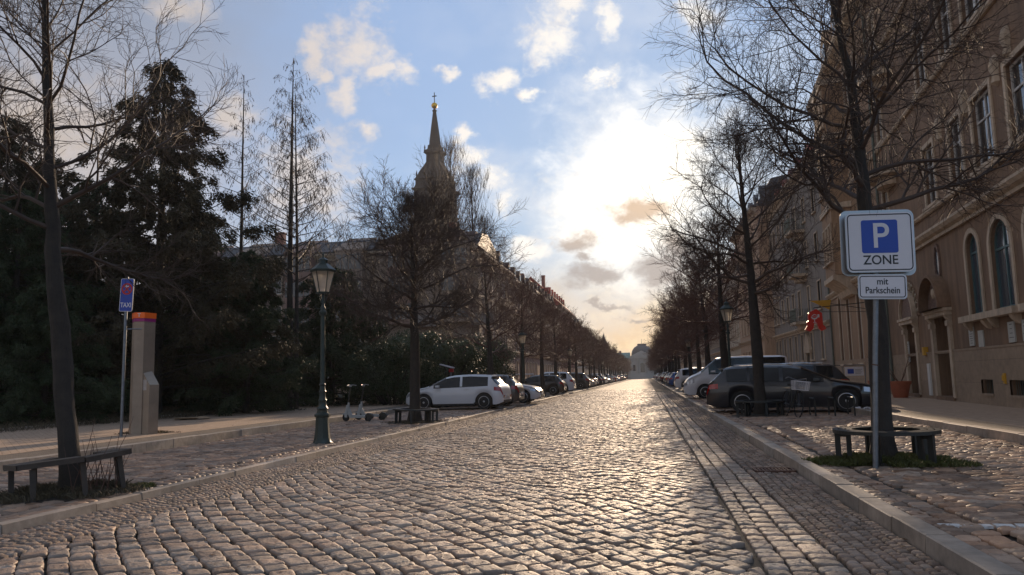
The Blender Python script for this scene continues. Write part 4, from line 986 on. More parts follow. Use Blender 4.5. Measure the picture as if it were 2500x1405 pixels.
mb = MB(); mb.prism([(-6.7, 9.25), (3.7, 9.25), (-1.5, 11.7)], -.7, 1.5, 'y'); mb.box(-6.6, 3.6, -.6, .0, 8.5, 9.25); mb.build('pediment', m_pal, t, fixn=True)
mb = MB()
for x in (-6.0, -3.4, -2.6, .0, .8, 2.9): mb.lathe([(.3, 2.2), (.26, 2.5), (.22, 8.3), (.3, 8.5)], 10, (x, -.35))
mb.box(-6.5, 3.5, -.6, .0, .0, 2.2); mb.build('colonnade', m_pal, t)
mb = MB(); mb.lathe([(4.6, 9.0), (4.6, 10.2), (4.5, 11.0), (4.1, 12.2), (3.3, 13.3), (2.2, 14.0), (1.9, 14.1), (1.9, 14.8), (.1, 14.9), (.05, 16.6), (.01, 17)], 24, (-1.2, 6)); mb.build('dome', m_slate, t, smooth='auto')
for s_ in (-1, 1):
    x0, x1 = (-34, -6.25) if s_ < 0 else (3.25, 30)
    mb = MB(); facade(mb, x1 - x0, 8.6, [(1.8 + 2.6 * i, z_, 1.1, 2.0, 0) for i in range(10) for z_ in (1.4, 5.0)], 0, .3); mb.v = [(v[0] + x0, v[1] + 1.5, v[2]) for v in mb.v]; mb.box(x0, x1, 1.9, 12, 0, 8.6)
    w_ = mb.build('wing', m_pal, t); mb = MB(); mb.prism([(.9, 8.6), (.9, 8.8), (5.5, 11.2), (12, 8.6)], x0, x1, 'x'); mb.build('wing_roof', m_copper, t, fixn=True)
    mb = MB()
    for c in (.3, .6, .85): xx = x0 + (x1 - x0) * c; mb.box(xx - .4, xx + .4, 5, 5.6, 10, 12.0)
    mb.build('chimney', m_brick, t)
# --- church tower
m_tow = M('dark_sandstone', (.05, .036, .028), .9, var=.35, vscale=.25, bump=.08, bscale=1.2)
m_gold = M('gilded_metal', (.80, .45, .06), .3, 1.0)
t = thing('church_tower', (-64.6, 237, 0), 'dark baroque church tower with a slender spire, golden ball and cross', 'church tower', rz=R(-8))
def sqring(mb, prof): mb.lathe([(r * 1.414, z) for r, z in prof], 4, rot=math.pi / 4)
mb = MB()
ops = [(5.3, 40, 2.6, 9.5, 1.3), (5.3, 24, 2.2, 8, 1.1)]
for k in range(4):
    q = MB(); facade(q, 10.6, 62, ops, 0, .9); q.v = [tuple(Matrix.Rotation(k * math.pi / 2, 3, 'Z') @ Vector((v[0] - 5.3, v[1] - 5.3, v[2]))) for v in q.v]; mb.add(q.v, q.f)
mb.build('shaft', m_tow, t, fixn=False)
mb = MB()
for z_ in (20.5, 36, 53, 61.8): sqring(mb, [(5.31, z_), (5.9, z_ + .5), (5.9, z_ + .9), (5.31, z_ + 1.1)])
for a in (-1, 1):
    for b in (-1, 1):
        for w_ in (5.0,): mb.lathe([(.75, 36.5), (.6, 37.5), (.55, 51), (.8, 52.8)], 8, (a * 5.2, b * 5.2)); mb.lathe([(.7, 22), (.6, 34.5)], 8, (a * 5.2, b * 5.2))
mb.build('cornice', m_tow, t, smooth='auto')
mb = MB(); mb.box(-.9, .9, -4.0, -3.9, 41, 48); mb.box(-.15, .15, -4.1, -3.9, 40, 49.5); mb.box(-1.3, 1.3, -4.1, -3.9, 44, 44.4); mb.build('louvre', M('louvre_grey', (.14, .14, .14), .8), t)
mb = MB(); sqring(mb, [(5.2, 62.9), (4.9, 64), (4.9, 65.2), (5.3, 65.6), (4.6, 66.5), (3.9, 68.5), (2.9, 70.4), (2.25, 71.8), (2.2, 74.2), (2.9, 74.8), (2.6, 75.6), (1.9, 76.2), (1.75, 77.5)]); mb.build('lantern_roof', m_tow, t)
mb = MB(); mb.lathe([(1.95, 77.4), (1.7, 80), (.55, 89.0), (.85, 89.3), (.3, 90)], 8, rot=.39); mb.build('spire', m_tow, t)
mb = MB()
for r_, z_, h_ in ((4.9, 65.4, 3.2), (2.7, 75, 2.4)):
    for a in range(4):
        c = (r_ * math.cos(a * math.pi / 2 + math.pi / 4) * 1.32, r_ * math.sin(a * math.pi / 2 + math.pi / 4) * 1.32); mb.lathe([(.3, z_), (.35, z_ + h_ * .3), (.15, z_ + h_ * .4), (.3, z_ + h_ * .6), (.04, z_ + h_)], 8, c)
    for a in range(4):
        c = (r_ * math.cos(a * math.pi / 2), r_ * math.sin(a * math.pi / 2)); mb.lathe([(.25, z_), (.3, z_ + h_ * .3), (.12, z_ + h_ * .4), (.25, z_ + h_ * .55), (.03, z_ + h_ * .8)], 8, c)
mb.build('finials', m_tow, t, smooth='auto')
mb = MB(); mb.lathe([(.1, 90.0)] + [(1.05 * math.sin(a), 91.1 - 1.05 * math.cos(a)) for a in np.linspace(.2, 2.95, 9)] + [(.08, 92.3)], 14); bl = mb.build('ball', m_gold, t, smooth=True)
mb = MB(); mb.box(-.10, .10, -.1, .1, 92.2, 95.6); mb.box(-.75, .75, -.1, .1, 94.2, 94.5); mb.build('cross', m_iron, t)

# ------------------------------------------------------------------ cars
def paint(name, c, met=0.0): return M('paint_' + name, c, .32, met, var=.04, vscale=2, coat=.9, spec=.5)
m_white = paint('white', (.62, .63, .66)); m_black = paint('black', (.012, .012, .014)); m_dgrey = paint('dark_grey', (.05, .052, .056), .3)
m_silver = paint('silver', (.40, .41, .42), .6); m_blue = paint('blue', (.03, .09, .30), .2); m_navy = paint('black_blue', (.007, .008, .013)); m_redc = paint('red', (.32, .02, .015)); m_beige = paint('beige', (.33, .29, .23), .3)
m_cglass = M('car_glass', (.010, .012, .013), .06, spec=.45); m_tyre = M('tyre', (.018, .018, .018), .85, bump=.002, bscale=60); m_rim = M('alloy', (.42, .42, .43), .3, .85, var=.1)
m_plast = M('black_plastic', (.022, .022, .023), .6); m_tail = M('tail_light', (.36, .012, .01), .15, coat=.6, spec=.8); m_head = M('head_light', (.45, .47, .5), .08, .4, coat=1.0); m_chrome = M('chrome', (.65, .65, .66), .12, 1.0); m_numpl = M('number_plate', (.62, .62, .60), .4)
TYPES = {
 'hatchback': dict(L=4.26, W=1.80, r=.325, ax=(.80, 3.42), top=[(0, .60), (.03, .78), (.09, .93), (.16, 1.0), (.50, 1.37), (.62, 1.41), (1.4, 1.45), (2.1, 1.43), (2.45, 1.37), (3.18, 1.02), (3.35, .97), (3.9, .87), (4.1, .78), (4.22, .62), (4.26, .45)],
    belt=[(0, .9), (.4, .97), (1.6, .94), (3.2, .90), (4.26, .7)], win=(.62, 2.98), pil=[(1.78, .05)], ws=(2.42, 3.2), rg=(.16, .5), cp=.62),
 'estate': dict(L=4.90, W=1.86, r=.34, ax=(1.05, 3.93), top=[(0, .60), (.04, .80), (.10, .95), (.18, 1.03), (.55, 1.40), (.72, 1.45), (1.6, 1.48), (2.4, 1.45), (2.75, 1.39), (3.55, 1.02), (3.75, .97), (4.45, .86), (4.70, .77), (4.86, .60), (4.90, .42)],
    belt=[(0, .93), (.6, .98), (2, .95), (3.6, .91), (4.9, .7)], win=(.62, 3.35), pil=[(1.25, .03), (2.18, .05)], ws=(2.72, 3.56), rg=(.18, .56), cp=.5),
 'suv': dict(L=4.60, W=1.86, r=.37, ax=(.90, 3.62), top=[(0, .72), (.03, .92), (.08, 1.06), (.16, 1.14), (.48, 1.58), (.62, 1.64), (1.6, 1.69), (2.4, 1.66), (2.7, 1.59), (3.42, 1.20), (3.6, 1.15), (4.25, 1.04), (4.45, .92), (4.57, .72), (4.60, .5)],
    belt=[(0, 1.06), (.5, 1.12), (2, 1.08), (3.4, 1.06), (4.6, .85)], win=(.60, 3.2), pil=[(1.15, .04), (2.0, .05)], ws=(2.66, 3.44), rg=(.16, .48), cp=.5),
 'sedan': dict(L=4.65, W=1.82, r=.32, ax=(1.0, 3.78), top=[(0, .60), (.04, .84), (.12, .97), (.20, 1.0), (.85, 1.05), (1.45, 1.36), (1.7, 1.41), (2.2, 1.43), (2.6, 1.39), (3.35, 1.0), (3.55, .96), (4.2, .84), (4.45, .74), (4.60, .58), (4.65, .42)],
    belt=[(0, .92), (1, .97), (2, .93), (3.4, .89), (4.65, .68)], win=(1.15, 3.15), pil=[(2.02, .05)], ws=(2.58, 3.36), rg=(.88, 1.45), cp=.7),
 'van': dict(L=4.95, W=1.95, r=.34, ax=(.98, 3.95), top=[(0, 1.7), (.03, 1.9), (.09, 1.97), (.3, 2.0), (2.0, 2.02), (3.0, 2.0), (3.35, 1.94), (4.12, 1.30), (4.25, 1.24), (4.62, 1.08), (4.78, .95), (4.92, .70), (4.95, .45)],
    belt=[(0, 1.22), (2, 1.22), (3.9, 1.16), (4.2, 1.1), (4.95, .85)], win=(.15, 3.75), pil=[(1.6, .05), (2.75, .07)], ws=(3.33, 4.14), rg=(.02, .06), cp=.3),
}
def car_proto(kind):
    d = TYPES[kind]; L_, W_ = d['L'], d['W']
    tx, tz = zip(*d['top']); bx, bz = zip(*d['belt'])
    def sm(x):      # lightly smoothed roof line
        return sum(w * np.interp(x + o, tx, tz) for o, w in ((-.05, .25), (0, .5), (.05, .25))) if .12 < x < L_ - .15 else np.interp(x, tx, tz)
    def section(x):
        zt = float(sm(x)); zb = min(float(np.interp(x, bx, bz)), zt - .035)
        e = min(x, L_ - x); w = W_ / 2 * (1 - .17 * max(0, 1 - e / .42) ** 2.2 - .012 * max(0, (x - 3.0)) )
        zl = .20 + .10 * max(0, 1 - e / .25)
        for a in d['ax']:
            R_ = d['r'] + .055; q = R_ ** 2 - (x - a) ** 2
            if q > 0: zl = max(zl, d['r'] + math.sqrt(q))
        zl = min(zl, zb - .04); th = (zt - zb)
        tum = .30 if kind != 'van' else .12
        wr = w - max(0, th - .05) * tum - .03
        return [(w * .95, zl), (w * .985, zl + (zb - zl) * .22), (w, zl + (zb - zl) * .55), (w * .992, zl + (zb - zl) * .82), (w * .965, zb), (wr + .03, zt - min(.075, th * .45)), (wr - .05, zt - .012), (wr * .5, zt + .012), (0, zt + .018)]
    xs = set(np.round(np.arange(0, L_ + .001, .09), 3)) | {round(t[0], 3) for t in d['top']}
    for a in d['ax']: xs |= {round(a + (d['r'] + .055) * math.cos(q), 3) for q in np.linspace(0, math.pi, 17)}
    for p, h in d['pil']: xs |= {round(p - h, 3), round(p + h, 3)}
    xs |= {round(v, 3) for v in (*d['win'], *d['ws'], *d['rg'], L_)}
    X = sorted(v for v in xs if 0 <= v <= L_); X = [v for i, v in enumerate(X) if i == 0 or v - X[i - 1] > .004]
    S = [section(x) for x in X]; n = len(S[0])
    def xshift(x, k, z):      # nose / tail bulge: upper and lower rows pulled inwards
        return x
    body = MB(); gw = MB(); gws = MB(); grg = MB(); gwd = {}
    def face(mb, i, k, sg, off=0.0):
        q = [(X[i], S[i][k]), (X[i + 1], S[i + 1][k]), (X[i + 1], S[i + 1][k + 1]), (X[i], S[i][k + 1])]
        P = [(x, sg * p[0], p[1]) for x, p in q]
        if sg > 0: P = P[::-1]
        mb.quad(*P)
    for i in range(len(X) - 1):
        xm = (X[i] + X[i + 1]) / 2
        for k in range(n - 1):
            tgt = body
            if k == 4 and d['win'][0] < xm < d['win'][1] and not any(abs(xm - p) < h for p, h in d['pil']) and S[i][5][1] - S[i][4][1] > .07:
                sgm = sum(xm > p for p, h in d['pil'])
                for sg in (-1, 1): face(gwd.setdefault((sgm, sg), MB()), i, k, sg)
                continue
            if k >= 5 and d['ws'][0] + .03 < xm < d['ws'][1] - .03: tgt = gws
            if k >= 5 and d['rg'][0] < xm < d['rg'][1] - .03: tgt = grg
            if k == 4 and kind != 'sedan' and d['rg'][0] < xm < d['rg'][1] * .8 and kind != 'van': tgt = body
            for sg in (-1, 1): face(tgt, i, k, sg)
    for i, rev in ((0, 0), (len(X) - 1, 1)):
        P = [(X[i], -p[0], p[1]) for p in S[i]] + [(X[i], p[0], p[1]) for p in S[i][::-1][1:]]; body.quad(*(P if rev else P[::-1]))
    root = bpy.data.objects.new('car', None); COL.objects.link(root)
    def merge(o):
        import bmesh
        bm = bmesh.new(); bm.from_mesh(o.data); bmesh.ops.remove_doubles(bm, verts=bm.verts, dist=.0005); bmesh.ops.recalc_face_normals(bm, faces=bm.faces); bm.to_mesh(o.data); bm.free()
        o.data.polygons.foreach_set('use_smooth', [True] * len(o.data.polygons)); o.data.set_sharp_from_angle(angle=R(42))
    bo = body.build('body', m_white, root); merge(bo)
    for m_, nm in (*[(w_, 'side_window') for w_ in gwd.values()], (gws, 'windscreen'), (grg, 'rear_window')):
        if m_.f: merge(m_.build(nm, m_cglass, root))
    sec = lambda x: section(x)
    def pt(x, s, sg=1, off=.0):      # s along the section 0..8
        q = section(x); k = min(7, int(s)); f = s - k; y = q[k][0] * (1 - f) + q[k + 1][0] * f; z = q[k][1] * (1 - f) + q[k + 1][1] * f
        return (x + (off if x > L_ / 2 else -off) * (1 if min(x, L_ - x) < .3 else 0), sg * (y + off), z)
    def patch(mb, xa, xb, sa, sb, sg, off=.006, nx=4, skew=0):
        for i in range(nx):
            x0, x1 = xa + (xb - xa) * i / nx, xa + (xb - xa) * (i + 1) / nx
            P = [pt(x0, sa, sg, off), pt(x1, sa, sg, off), pt(x1 + skew, sb, sg, off), pt(x0 + skew, sb, sg, off)]; mb.quad(*(P if sg < 0 else P[::-1]))
    # underside and wheel wells
    u = MB(); u.box(.25, L_ - .3, -W_ * .36, W_ * .36, .17, .62); u.box(d['ax'][0] + .45, d['ax'][1] - .45, -W_ * .47, W_ * .47, .17, .42)
    for a in d['ax']: u.box(a - .36, a + .36, -W_ * .42, W_ * .42, .40, min(.85, d['r'] * 2 + .12))
    u.build('underbody', m_plast, root)
    # seams and sills
    sm_ = MB()
    door = [p for p, h in d['pil']][-1]
    for x in (door, d['win'][1] + .06, d['ax'][0] + .42 if kind != 'van' else 1.5):
        for sg in (-1, 1): patch(sm_, x - .006, x + .006, .3, 4.0, sg, .003, 1)
    for sg in (-1, 1):
        patch(sm_, d['ax'][0] + .42, d['ax'][1] - .42, 0, .35, sg, .004, 10)
        patch(sm_, d['win'][0], d['win'][1], 3.97, 4.06, sg, .004, 14)
    sm_.build('trim_line', m_plast, root)
    h = MB()
    for x in (door - .22, d['win'][1] - 1.18 + .12 if False else door + .95):
        if kind == 'sedan' and False: continue
        for sg in (-1, 1):
            p = pt(min(x, L_ - .9), 3.3, sg, .012); h.box(p[0] - .09, p[0] + .09, p[1] - .012, p[1] + .012, p[2] - .012, p[2] + .012)
    h.build('door_handle', m_white, root)['paint'] = 1
    for sg in (-1, 1):                                # mirrors
        x = d['win'][1] - .20; p = pt(x, 4.2, sg, .05); m_ = MB()
        m_.add(*( [(p[0] + a * .11, p[1] + sg * (.07 + b * .09), p[2] + .03 + c * .065) for a, b, c in ((-.9, -1, -.8), (-.9, 1, -.7), (-.9, 1, .8), (-.9, -1, .7), (1, -.8, -.5), (.6, .9, -.5), (.6, .9, .6), (1, -.8, .5))], [(0, 1, 2, 3), (4, 7, 6, 5), (0, 4, 5, 1), (1, 5, 6, 2), (2, 6, 7, 3), (3, 7, 4, 0)]))
        o = m_.build('mirror', m_white, root, smooth='auto', fixn=True); o['paint'] = 1
    for sg in (-1, 1):
        m_ = MB(); hi = kind in ('suv',)
        if kind == 'van': patch(m_, .0, .10, 2.2, 3.9, sg, .008, 2)
        else: patch(m_, .015, .36, 2.75, 3.75, sg, .008, 4); m_.quad(*[(-.012, sg * y, z) for y, z in ((W_ * .40, section(0)[2][1] + .02), (W_ * .25, section(0)[2][1] + .04), (W_ * .27, section(.0)[4][1]), (W_ * .395, section(0)[4][1]))])
        m_.build('tail_light', m_tail, root)
        m_ = MB(); patch(m_, L_ - .50, L_ - .08, 2.6, 3.75, sg, .008, 5); m_.build('head_light', m_head, root)
    g_ = MB(); zf = section(L_)[0][1]; g_.box(L_ - .02, L_ + .012, -W_ * .30, W_ * .30, .30, .42); g_.box(L_ - .10, L_ - .005, -W_ * .28, W_ * .28, .46 + (.1 if kind in ('suv', 'van') else 0), .60 + (.1 if kind in ('suv', 'van') else 0))
    g_.box(-.012, .05, -W_ * .36, W_ * .36, .27, .38); g_.build('grille', m_plast, root)
    p_ = MB(); p_.box(L_ - .0, L_ + .018, -.26, .26, .43, .54); p_.build('number_plate', m_numpl, root)
    p_ = MB(); zp = .50 if kind in ('hatchback', 'van') else .52; p_.box(-.022, .0, -.26, .26, zp, zp + .11); p_.build('number_plate', m_numpl, root)
    if kind in ('hatchback', 'estate', 'suv'):
        s_ = MB(); x0 = d['rg'][1] - .06; q = section(x0 + .1); s_.box(x0 - .12, x0 + .12, -q[6][0] + .04, q[6][0] - .04, q[6][1] - .02, q[6][1] + .008); o = s_.build('roof_spoiler', m_white, root, smooth='auto'); o['paint'] = 1
    if kind in ('estate', 'suv'):
        for sg in (-1, 1):
            P = [(x, sg * (section(x)[6][0] - .02), section(x)[6][1] + .045) for x in np.linspace(.85, d['ws'][0] - .2, 8)]; P = [(P[0][0], P[0][1], P[0][2] - .05)] + P + [(P[-1][0], P[-1][1], P[-1][2] - .05)]
            s_ = MB(); s_.tube(P, .014, 6); s_.build('roof_rail', m_chrome, root, smooth=True)
    # wheels
    wt = MB(); r = d['r']; wt.lathe([(r * .66, -.10), (r * .90, -.11), (r, -.075), (r, .075), (r * .90, .11), (r * .66, .10)], 28)
    wt.v = [(v[0], v[2], v[1]) for v in wt.v]
    rm = MB(); ri = r * .70
    rm.lathe([(ri, .02), (ri * 1.0, .105), (ri * .93, .108), (ri * .90, .05)], 28)
    dk = MB(); dk.lathe([(ri * .92, .03), (ri * .92, .04)], 20)
    for k in range(5):
        a = k * 2 * math.pi / 5
        for da in (-.24, .24):
            P = [(ri * .12 * math.cos(a), ri * .12 * math.sin(a)), (ri * .93 * math.cos(a + da), ri * .93 * math.sin(a + da))]
            nx_ = Vector((-math.sin(a), math.cos(a))) * ri * .095
            poly = [(P[0][0] + nx_.x, P[0][1] + nx_.y), (P[0][0] - nx_.x, P[0][1] - nx_.y), (P[1][0] - nx_.x, P[1][1] - nx_.y), (P[1][0] + nx_.x, P[1][1] + nx_.y)]
            rm.prism(poly, .072, .098, 'z')
    rm.lathe([(ri * .2, .06), (ri * .2, .10), (ri * .1, .11)], 12)
    for q in (rm, dk): q.v = [(v[0], v[2], v[1]) for v in q.v]
    for ax in d['ax']:
        for sg in (-1, 1):
            w_ = wt.build('wheel', m_tyre, root, smooth='auto', fixn=True); w_.location = (ax, sg * (W_ / 2 - .125), r); w_.scale = (1, sg, 1)
            rr_ = rm.build('rim', m_rim, w_, smooth='auto', fixn=True); dk.build('brake_disc', m_plast, w_, fixn=True)
    return root
protos = {k: car_proto(k) for k in TYPES}
_bodymesh = {}
def put_car(kind, mat, x, y, z, rz, label, group, name=None):
    r = copy_tree(protos[kind]); nm = {'hatchback': 'hatchback_car', 'estate': 'estate_car', 'suv': 'suv_car', 'sedan': 'sedan_car', 'van': 'passenger_van'}[kind]
    r.name = nm; L_ = TYPES[kind]['L']
    for c in r.children:
        if c.name.startswith('body') or c.get('paint'):
            k = (c.data.name, mat.name)
            if k not in _bodymesh: m_ = c.data.copy(); m_.materials.clear(); m_.materials.append(mat); _bodymesh[k] = m_
            c.data = _bodymesh[k]
    r.location = (x, y, z); r.rotation_euler = (0, 0, rz)      # origin: tail centre on the ground
    tag(r, label, 'van' if kind == 'van' else 'car', group); return r
CL, CR = 'cars parked in the left row', 'cars parked in the right row'
put_car('hatchback', m_white, -5.80, 32.3, ZL, math.pi - R(3), 'white hatchback parked tail to the street beside the round-crowned bare tree', CL)
put_car('hatchback', m_dgrey, -5.75, 35.9, ZL, math.pi, 'dark grey hatchback parked directly behind the white one', CL)
put_car('sedan', m_white, -9.9, 43.0 - 3.6, ZL, 0, 'white saloon parked nose to the street, third car of the left row', CL)
put_car('hatchback', m_black, -5.85, 56.6, ZL, math.pi, 'black hatchback parked tail to the street in front of the white off-roader', CL)
put_car('suv', m_white, -5.75, 63.5, ZL, math.pi, 'white off-road car in the left row beside the black hatchback', CL)
put_car('suv', m_dgrey, -5.8, 81.0, ZL, math.pi, 'dark grey off-road car, next beyond the white one on the left', CL)
put_car('estate', m_navy, 1.90, 25.15, ZR, -R(8), 'large dark estate car parked crosswise on the right with a red tail light', CR).scale = (1, 1, .965)
put_car('suv', m_black, 6.75, 28.2, ZR, math.pi, 'black off-road car behind the dark estate, only its roof and tail window showing', CR).scale = (1, 1, .87)
put_car('van', m_white, 6.75, 39.6, ZR, math.pi, 'white passenger van with dark windows behind the dark estate', CR)
put_car('suv', m_white, 2.15, 61.5, ZR, 0, 'white off-road car with red tail light, next beyond the van', CR)
put_car('hatchback', m_blue, 2.2, 79, ZR, 0, 'bright blue hatchback in the right row beyond the white off-roader', CR)
cols = [(m_silver, 'silver'), (m_black, 'black'), (m_white, 'white'), (m_dgrey, 'dark grey'), (m_navy, 'black'), (m_beige, 'beige'), (m_silver, 'silver'), (m_redc, 'red')]
kinds = ['estate', 'hatchback', 'suv', 'sedan', 'hatchback', 'sedan']; kn = {'estate': 'estate car', 'hatchback': 'hatchback', 'suv': 'off-road car', 'sedan': 'saloon'}
def fill(ys, left, start_txt):
    n = 0
    for y in ys:
        n += 1; k = kinds[(n * 5 + (3 if left else 1)) % 6]; m_, cn = cols[rnd.randrange(8)]; nose = rnd.random() < .4; L_ = TYPES[k]['L']
        if left: x, rz = (-5.85 - rnd.uniform(0, .4) - (L_ if nose else 0), 0 if nose else math.pi)
        else: x, rz = (2.1 + rnd.uniform(0, .3) + (L_ if nose else 0), math.pi if nose else 0)
        put_car(k, m_, x, y + rnd.uniform(-.2, .2), ZL if left else ZR, rz + R(rnd.uniform(-2, 2)), f'{cn} {kn[k]}, {ordinal(n)} parked car beyond {start_txt}', CL if left else CR)
def slots(Yt, a, b):
    out = []
    allt = sorted(Yt)
    for p, q in zip(allt, allt[1:]):
        m_ = max(1, int((q - p - 1.2) / 2.6)); out += [p + (q - p) * (i + .5 + .0) / m_ if m_ > 1 else (p + q) / 2 for i in range(m_)]
    return [y for y in out if a < y < b]
fill(slots(YL, 84, 260), True, 'the dark grey off-road car on the left')
fill(slots(YR, 83.5, 245), False, 'the blue hatchback on the right')
for p in protos.values():
    for c in list(p.children_recursive): bpy.data.objects.remove(c)
    bpy.data.objects.remove(p)

# ------------------------------------------------------------------ street furniture
m_lgreen = M('lamp_green_paint', (.028, .042, .036), .42, .2, var=.35, vscale=6, bump=.002, bscale=40)
m_lglass = bpy.data.materials.new('lantern_glass'); m_lglass.use_nodes = True
def _lg():
    nt = m_lglass.node_tree; nt.nodes.clear(); L = nt.links; o = nt.nodes.new('ShaderNodeOutputMaterial')
    a = nt.nodes.new('ShaderNodeBsdfTranslucent'); a.inputs[0].default_value = (.95, .88, .78, 1); b = nt.nodes.new('ShaderNodeBsdfTransparent'); b.inputs[0].default_value = (.9, .9, .9, 1)
    g_ = nt.nodes.new('ShaderNodeBsdfGlossy'); g_.inputs['Roughness'].default_value = .15
    n = nt.nodes.new('ShaderNodeTexNoise'); n.inputs['Scale'].default_value = 5
    r = nt.nodes.new('ShaderNodeMapRange'); L.new(n.outputs[0], r.inputs[0]); r.inputs[3].default_value = .25; r.inputs[4].default_value = .55
    m1 = nt.nodes.new('ShaderNodeMixShader'); L.new(r.outputs[0], m1.inputs[0]); L.new(a.outputs[0], m1.inputs[1]); L.new(b.outputs[0], m1.inputs[2])
    m2 = nt.nodes.new('ShaderNodeMixShader'); m2.inputs[0].default_value = .08; L.new(m1.outputs[0], m2.inputs[1]); L.new(g_.outputs[0], m2.inputs[2]); L.new(m2.outputs[0], o.inputs[0])
_lg()
def lamp_proto():
    t = bpy.data.objects.new('street_lantern', None); COL.objects.link(t)
    mb = MB(); mb.lathe([(.205, 0), (.205, .03), (.18, .06), (.165, .14), (.145, .30), (.135, .48), (.135, .55), (.16, .57), (.165, .61), (.12, .64), (.105, .70), (.12, .73), (.085, .78), (.075, .86), (.09, .90), (.07, .94), (.062, 1.05), (.08, 1.08), (.06, 1.11), (.055, 1.20), (.075, 1.22), (.052, 1.26)], 8, rot=.39); mb.build('base', m_lgreen, t, smooth='auto')
    mb = MB(); mb.lathe([(.054, 1.25), (.045, 2.66), (.075, 2.68), (.085, 2.74), (.05, 2.78), (.05, 2.84), (.03, 2.88), (.026, 3.13)], 14); pl = mb.build('pole', m_lgreen, t, smooth='auto')
    mb = MB()
    for sg in (-1, 1): mb.tube([(sg * .03, 0, 2.80), (sg * .14, 0, 2.82), (sg * .17, 0, 2.88), (sg * .13, 0, 2.91)], .010, 6)
    for a in range(4): an = a * math.pi / 2 + .785; mb.tube([(.03 * math.cos(an), .03 * math.sin(an), 2.9), (.07 * math.cos(an), .07 * math.sin(an), 3.0), (.105 * math.cos(an), .105 * math.sin(an), 3.13)], .009, 5)
    mb.build('bracket', m_lgreen, pl)
    hd = MB(); zb, zt, rb, rt = 3.14, 3.60, .125, .235
    for a in range(6):
        an = a * math.pi / 3 + .2; hd.tube([(rb * math.cos(an), rb * math.sin(an), zb), (rt * math.cos(an), rt * math.sin(an), zt)], .011, 5)
    hd.lathe([(rb + .02, zb - .02), (rb + .025, zb + .02), (rb - .03, zb + .02), (rb - .03, zb - .02)], 6, rot=.2); hd.lathe([(rt + .03, zt - .015), (rt + .045, zt + .03), (rt - .02, zt + .03)], 6, rot=.2)
    h = hd.build('lantern_head', m_lgreen, t)
    mb = MB()
    for a in range(6):
        p, q = a * math.pi / 3 + .2, (a + 1) * math.pi / 3 + .2
        mb.quad((rb * math.cos(p), rb * math.sin(p), zb + .02), (rb * math.cos(q), rb * math.sin(q), zb + .02), (rt * math.cos(q), rt * math.sin(q), zt - .01), (rt * math.cos(p), rt * math.sin(p), zt - .01))
    mb.build('glass', m_lglass, h)
    mb = MB(); mb.lathe([(rt + .035, zt + .03), (.13, zt + .15), (.095, zt + .17), (.095, zt + .23), (.115, zt + .24), (.05, zt + .29), (.02, zt + .31), (.02, zt + .36), (.03, zt + .375), (.006, zt + .41)], 6, rot=.2); mb.build('lantern_roof', m_lgreen, h)
    mb = MB(); mb.lathe([(.02, zb + .02), (.02, zb + .10), (.035, zb + .14), (.03, zb + .26), (.01, zb + .30)], 10); mb.build('bulb', m_wpaint, h, smooth=True)
    return t
lp = lamp_proto()
def put_lamp(x, y, z, label, s=1.0):
    r = copy_tree(lp); r.location = (x, y, z); r.rotation_euler = (0, 0, rnd.uniform(-.3, .3)); r.scale = (s, s, s); return tag(r, label, 'street lamp', 'old lantern posts along the street')
put_lamp(-6.64, 15.25, ZL - .01, 'green lantern post in the left foreground, nearest of all, before the shrubs', 1.0).rotation_euler = (0, 0, .12)
for i, y in enumerate((42, 69, 96, 123, 150, 177, 204, 231)): put_lamp(-6.62, y, ZL, f'lantern post in the left tree row, {ordinal(i + 1)} beyond the foreground one')
for i, y in enumerate((30, 57, 84, 111, 138, 165, 192, 219)): put_lamp(3.12, y, ZR, f'lantern post in the right tree row, {ordinal(i + 1)} from the viewer')
for c in list(lp.children_recursive): bpy.data.objects.remove(c)
bpy.data.objects.remove(lp)

m_galv = M('galvanised_steel', (.19, .205, .225), .42, .75, var=.25, vscale=14, bump=.0008, bscale=60)
m_signw = M('sign_white', (.66, .64, .66), .35, var=.05, vscale=3); m_signb = M('sign_blue', (.012, .055, .36), .35); m_signk = M('sign_black', (.015, .015, .016), .4); m_signr = M('sign_red', (.45, .015, .015), .35)
m_alu = M('aluminium_edge', (.42, .43, .44), .35, .8, var=.1)
def rrect(w, h, r, n=5, cx=0, cz=0):
    P = []
    for sx, sz, a0 in ((1, 1, 0), (-1, 1, 90), (-1, -1, 180), (1, -1, 270)):
        for k in range(n + 1):
            a = R(a0 + 90 * k / n); P.append((cx + sx * (w / 2 - r) + r * math.cos(a), cz + sz * (h / 2 - r) + r * math.sin(a)))
    return P
def plate(name, w, h, r, y0, y1, mat, parent, cx=0, cz=0, n=5):
    mb = MB(); mb.prism(rrect(w, h, r, n, cx, cz), y0, y1, 'y'); return mb.build(name, mat, parent, fixn=True)
FR = (math.pi / 2, 0, 0)
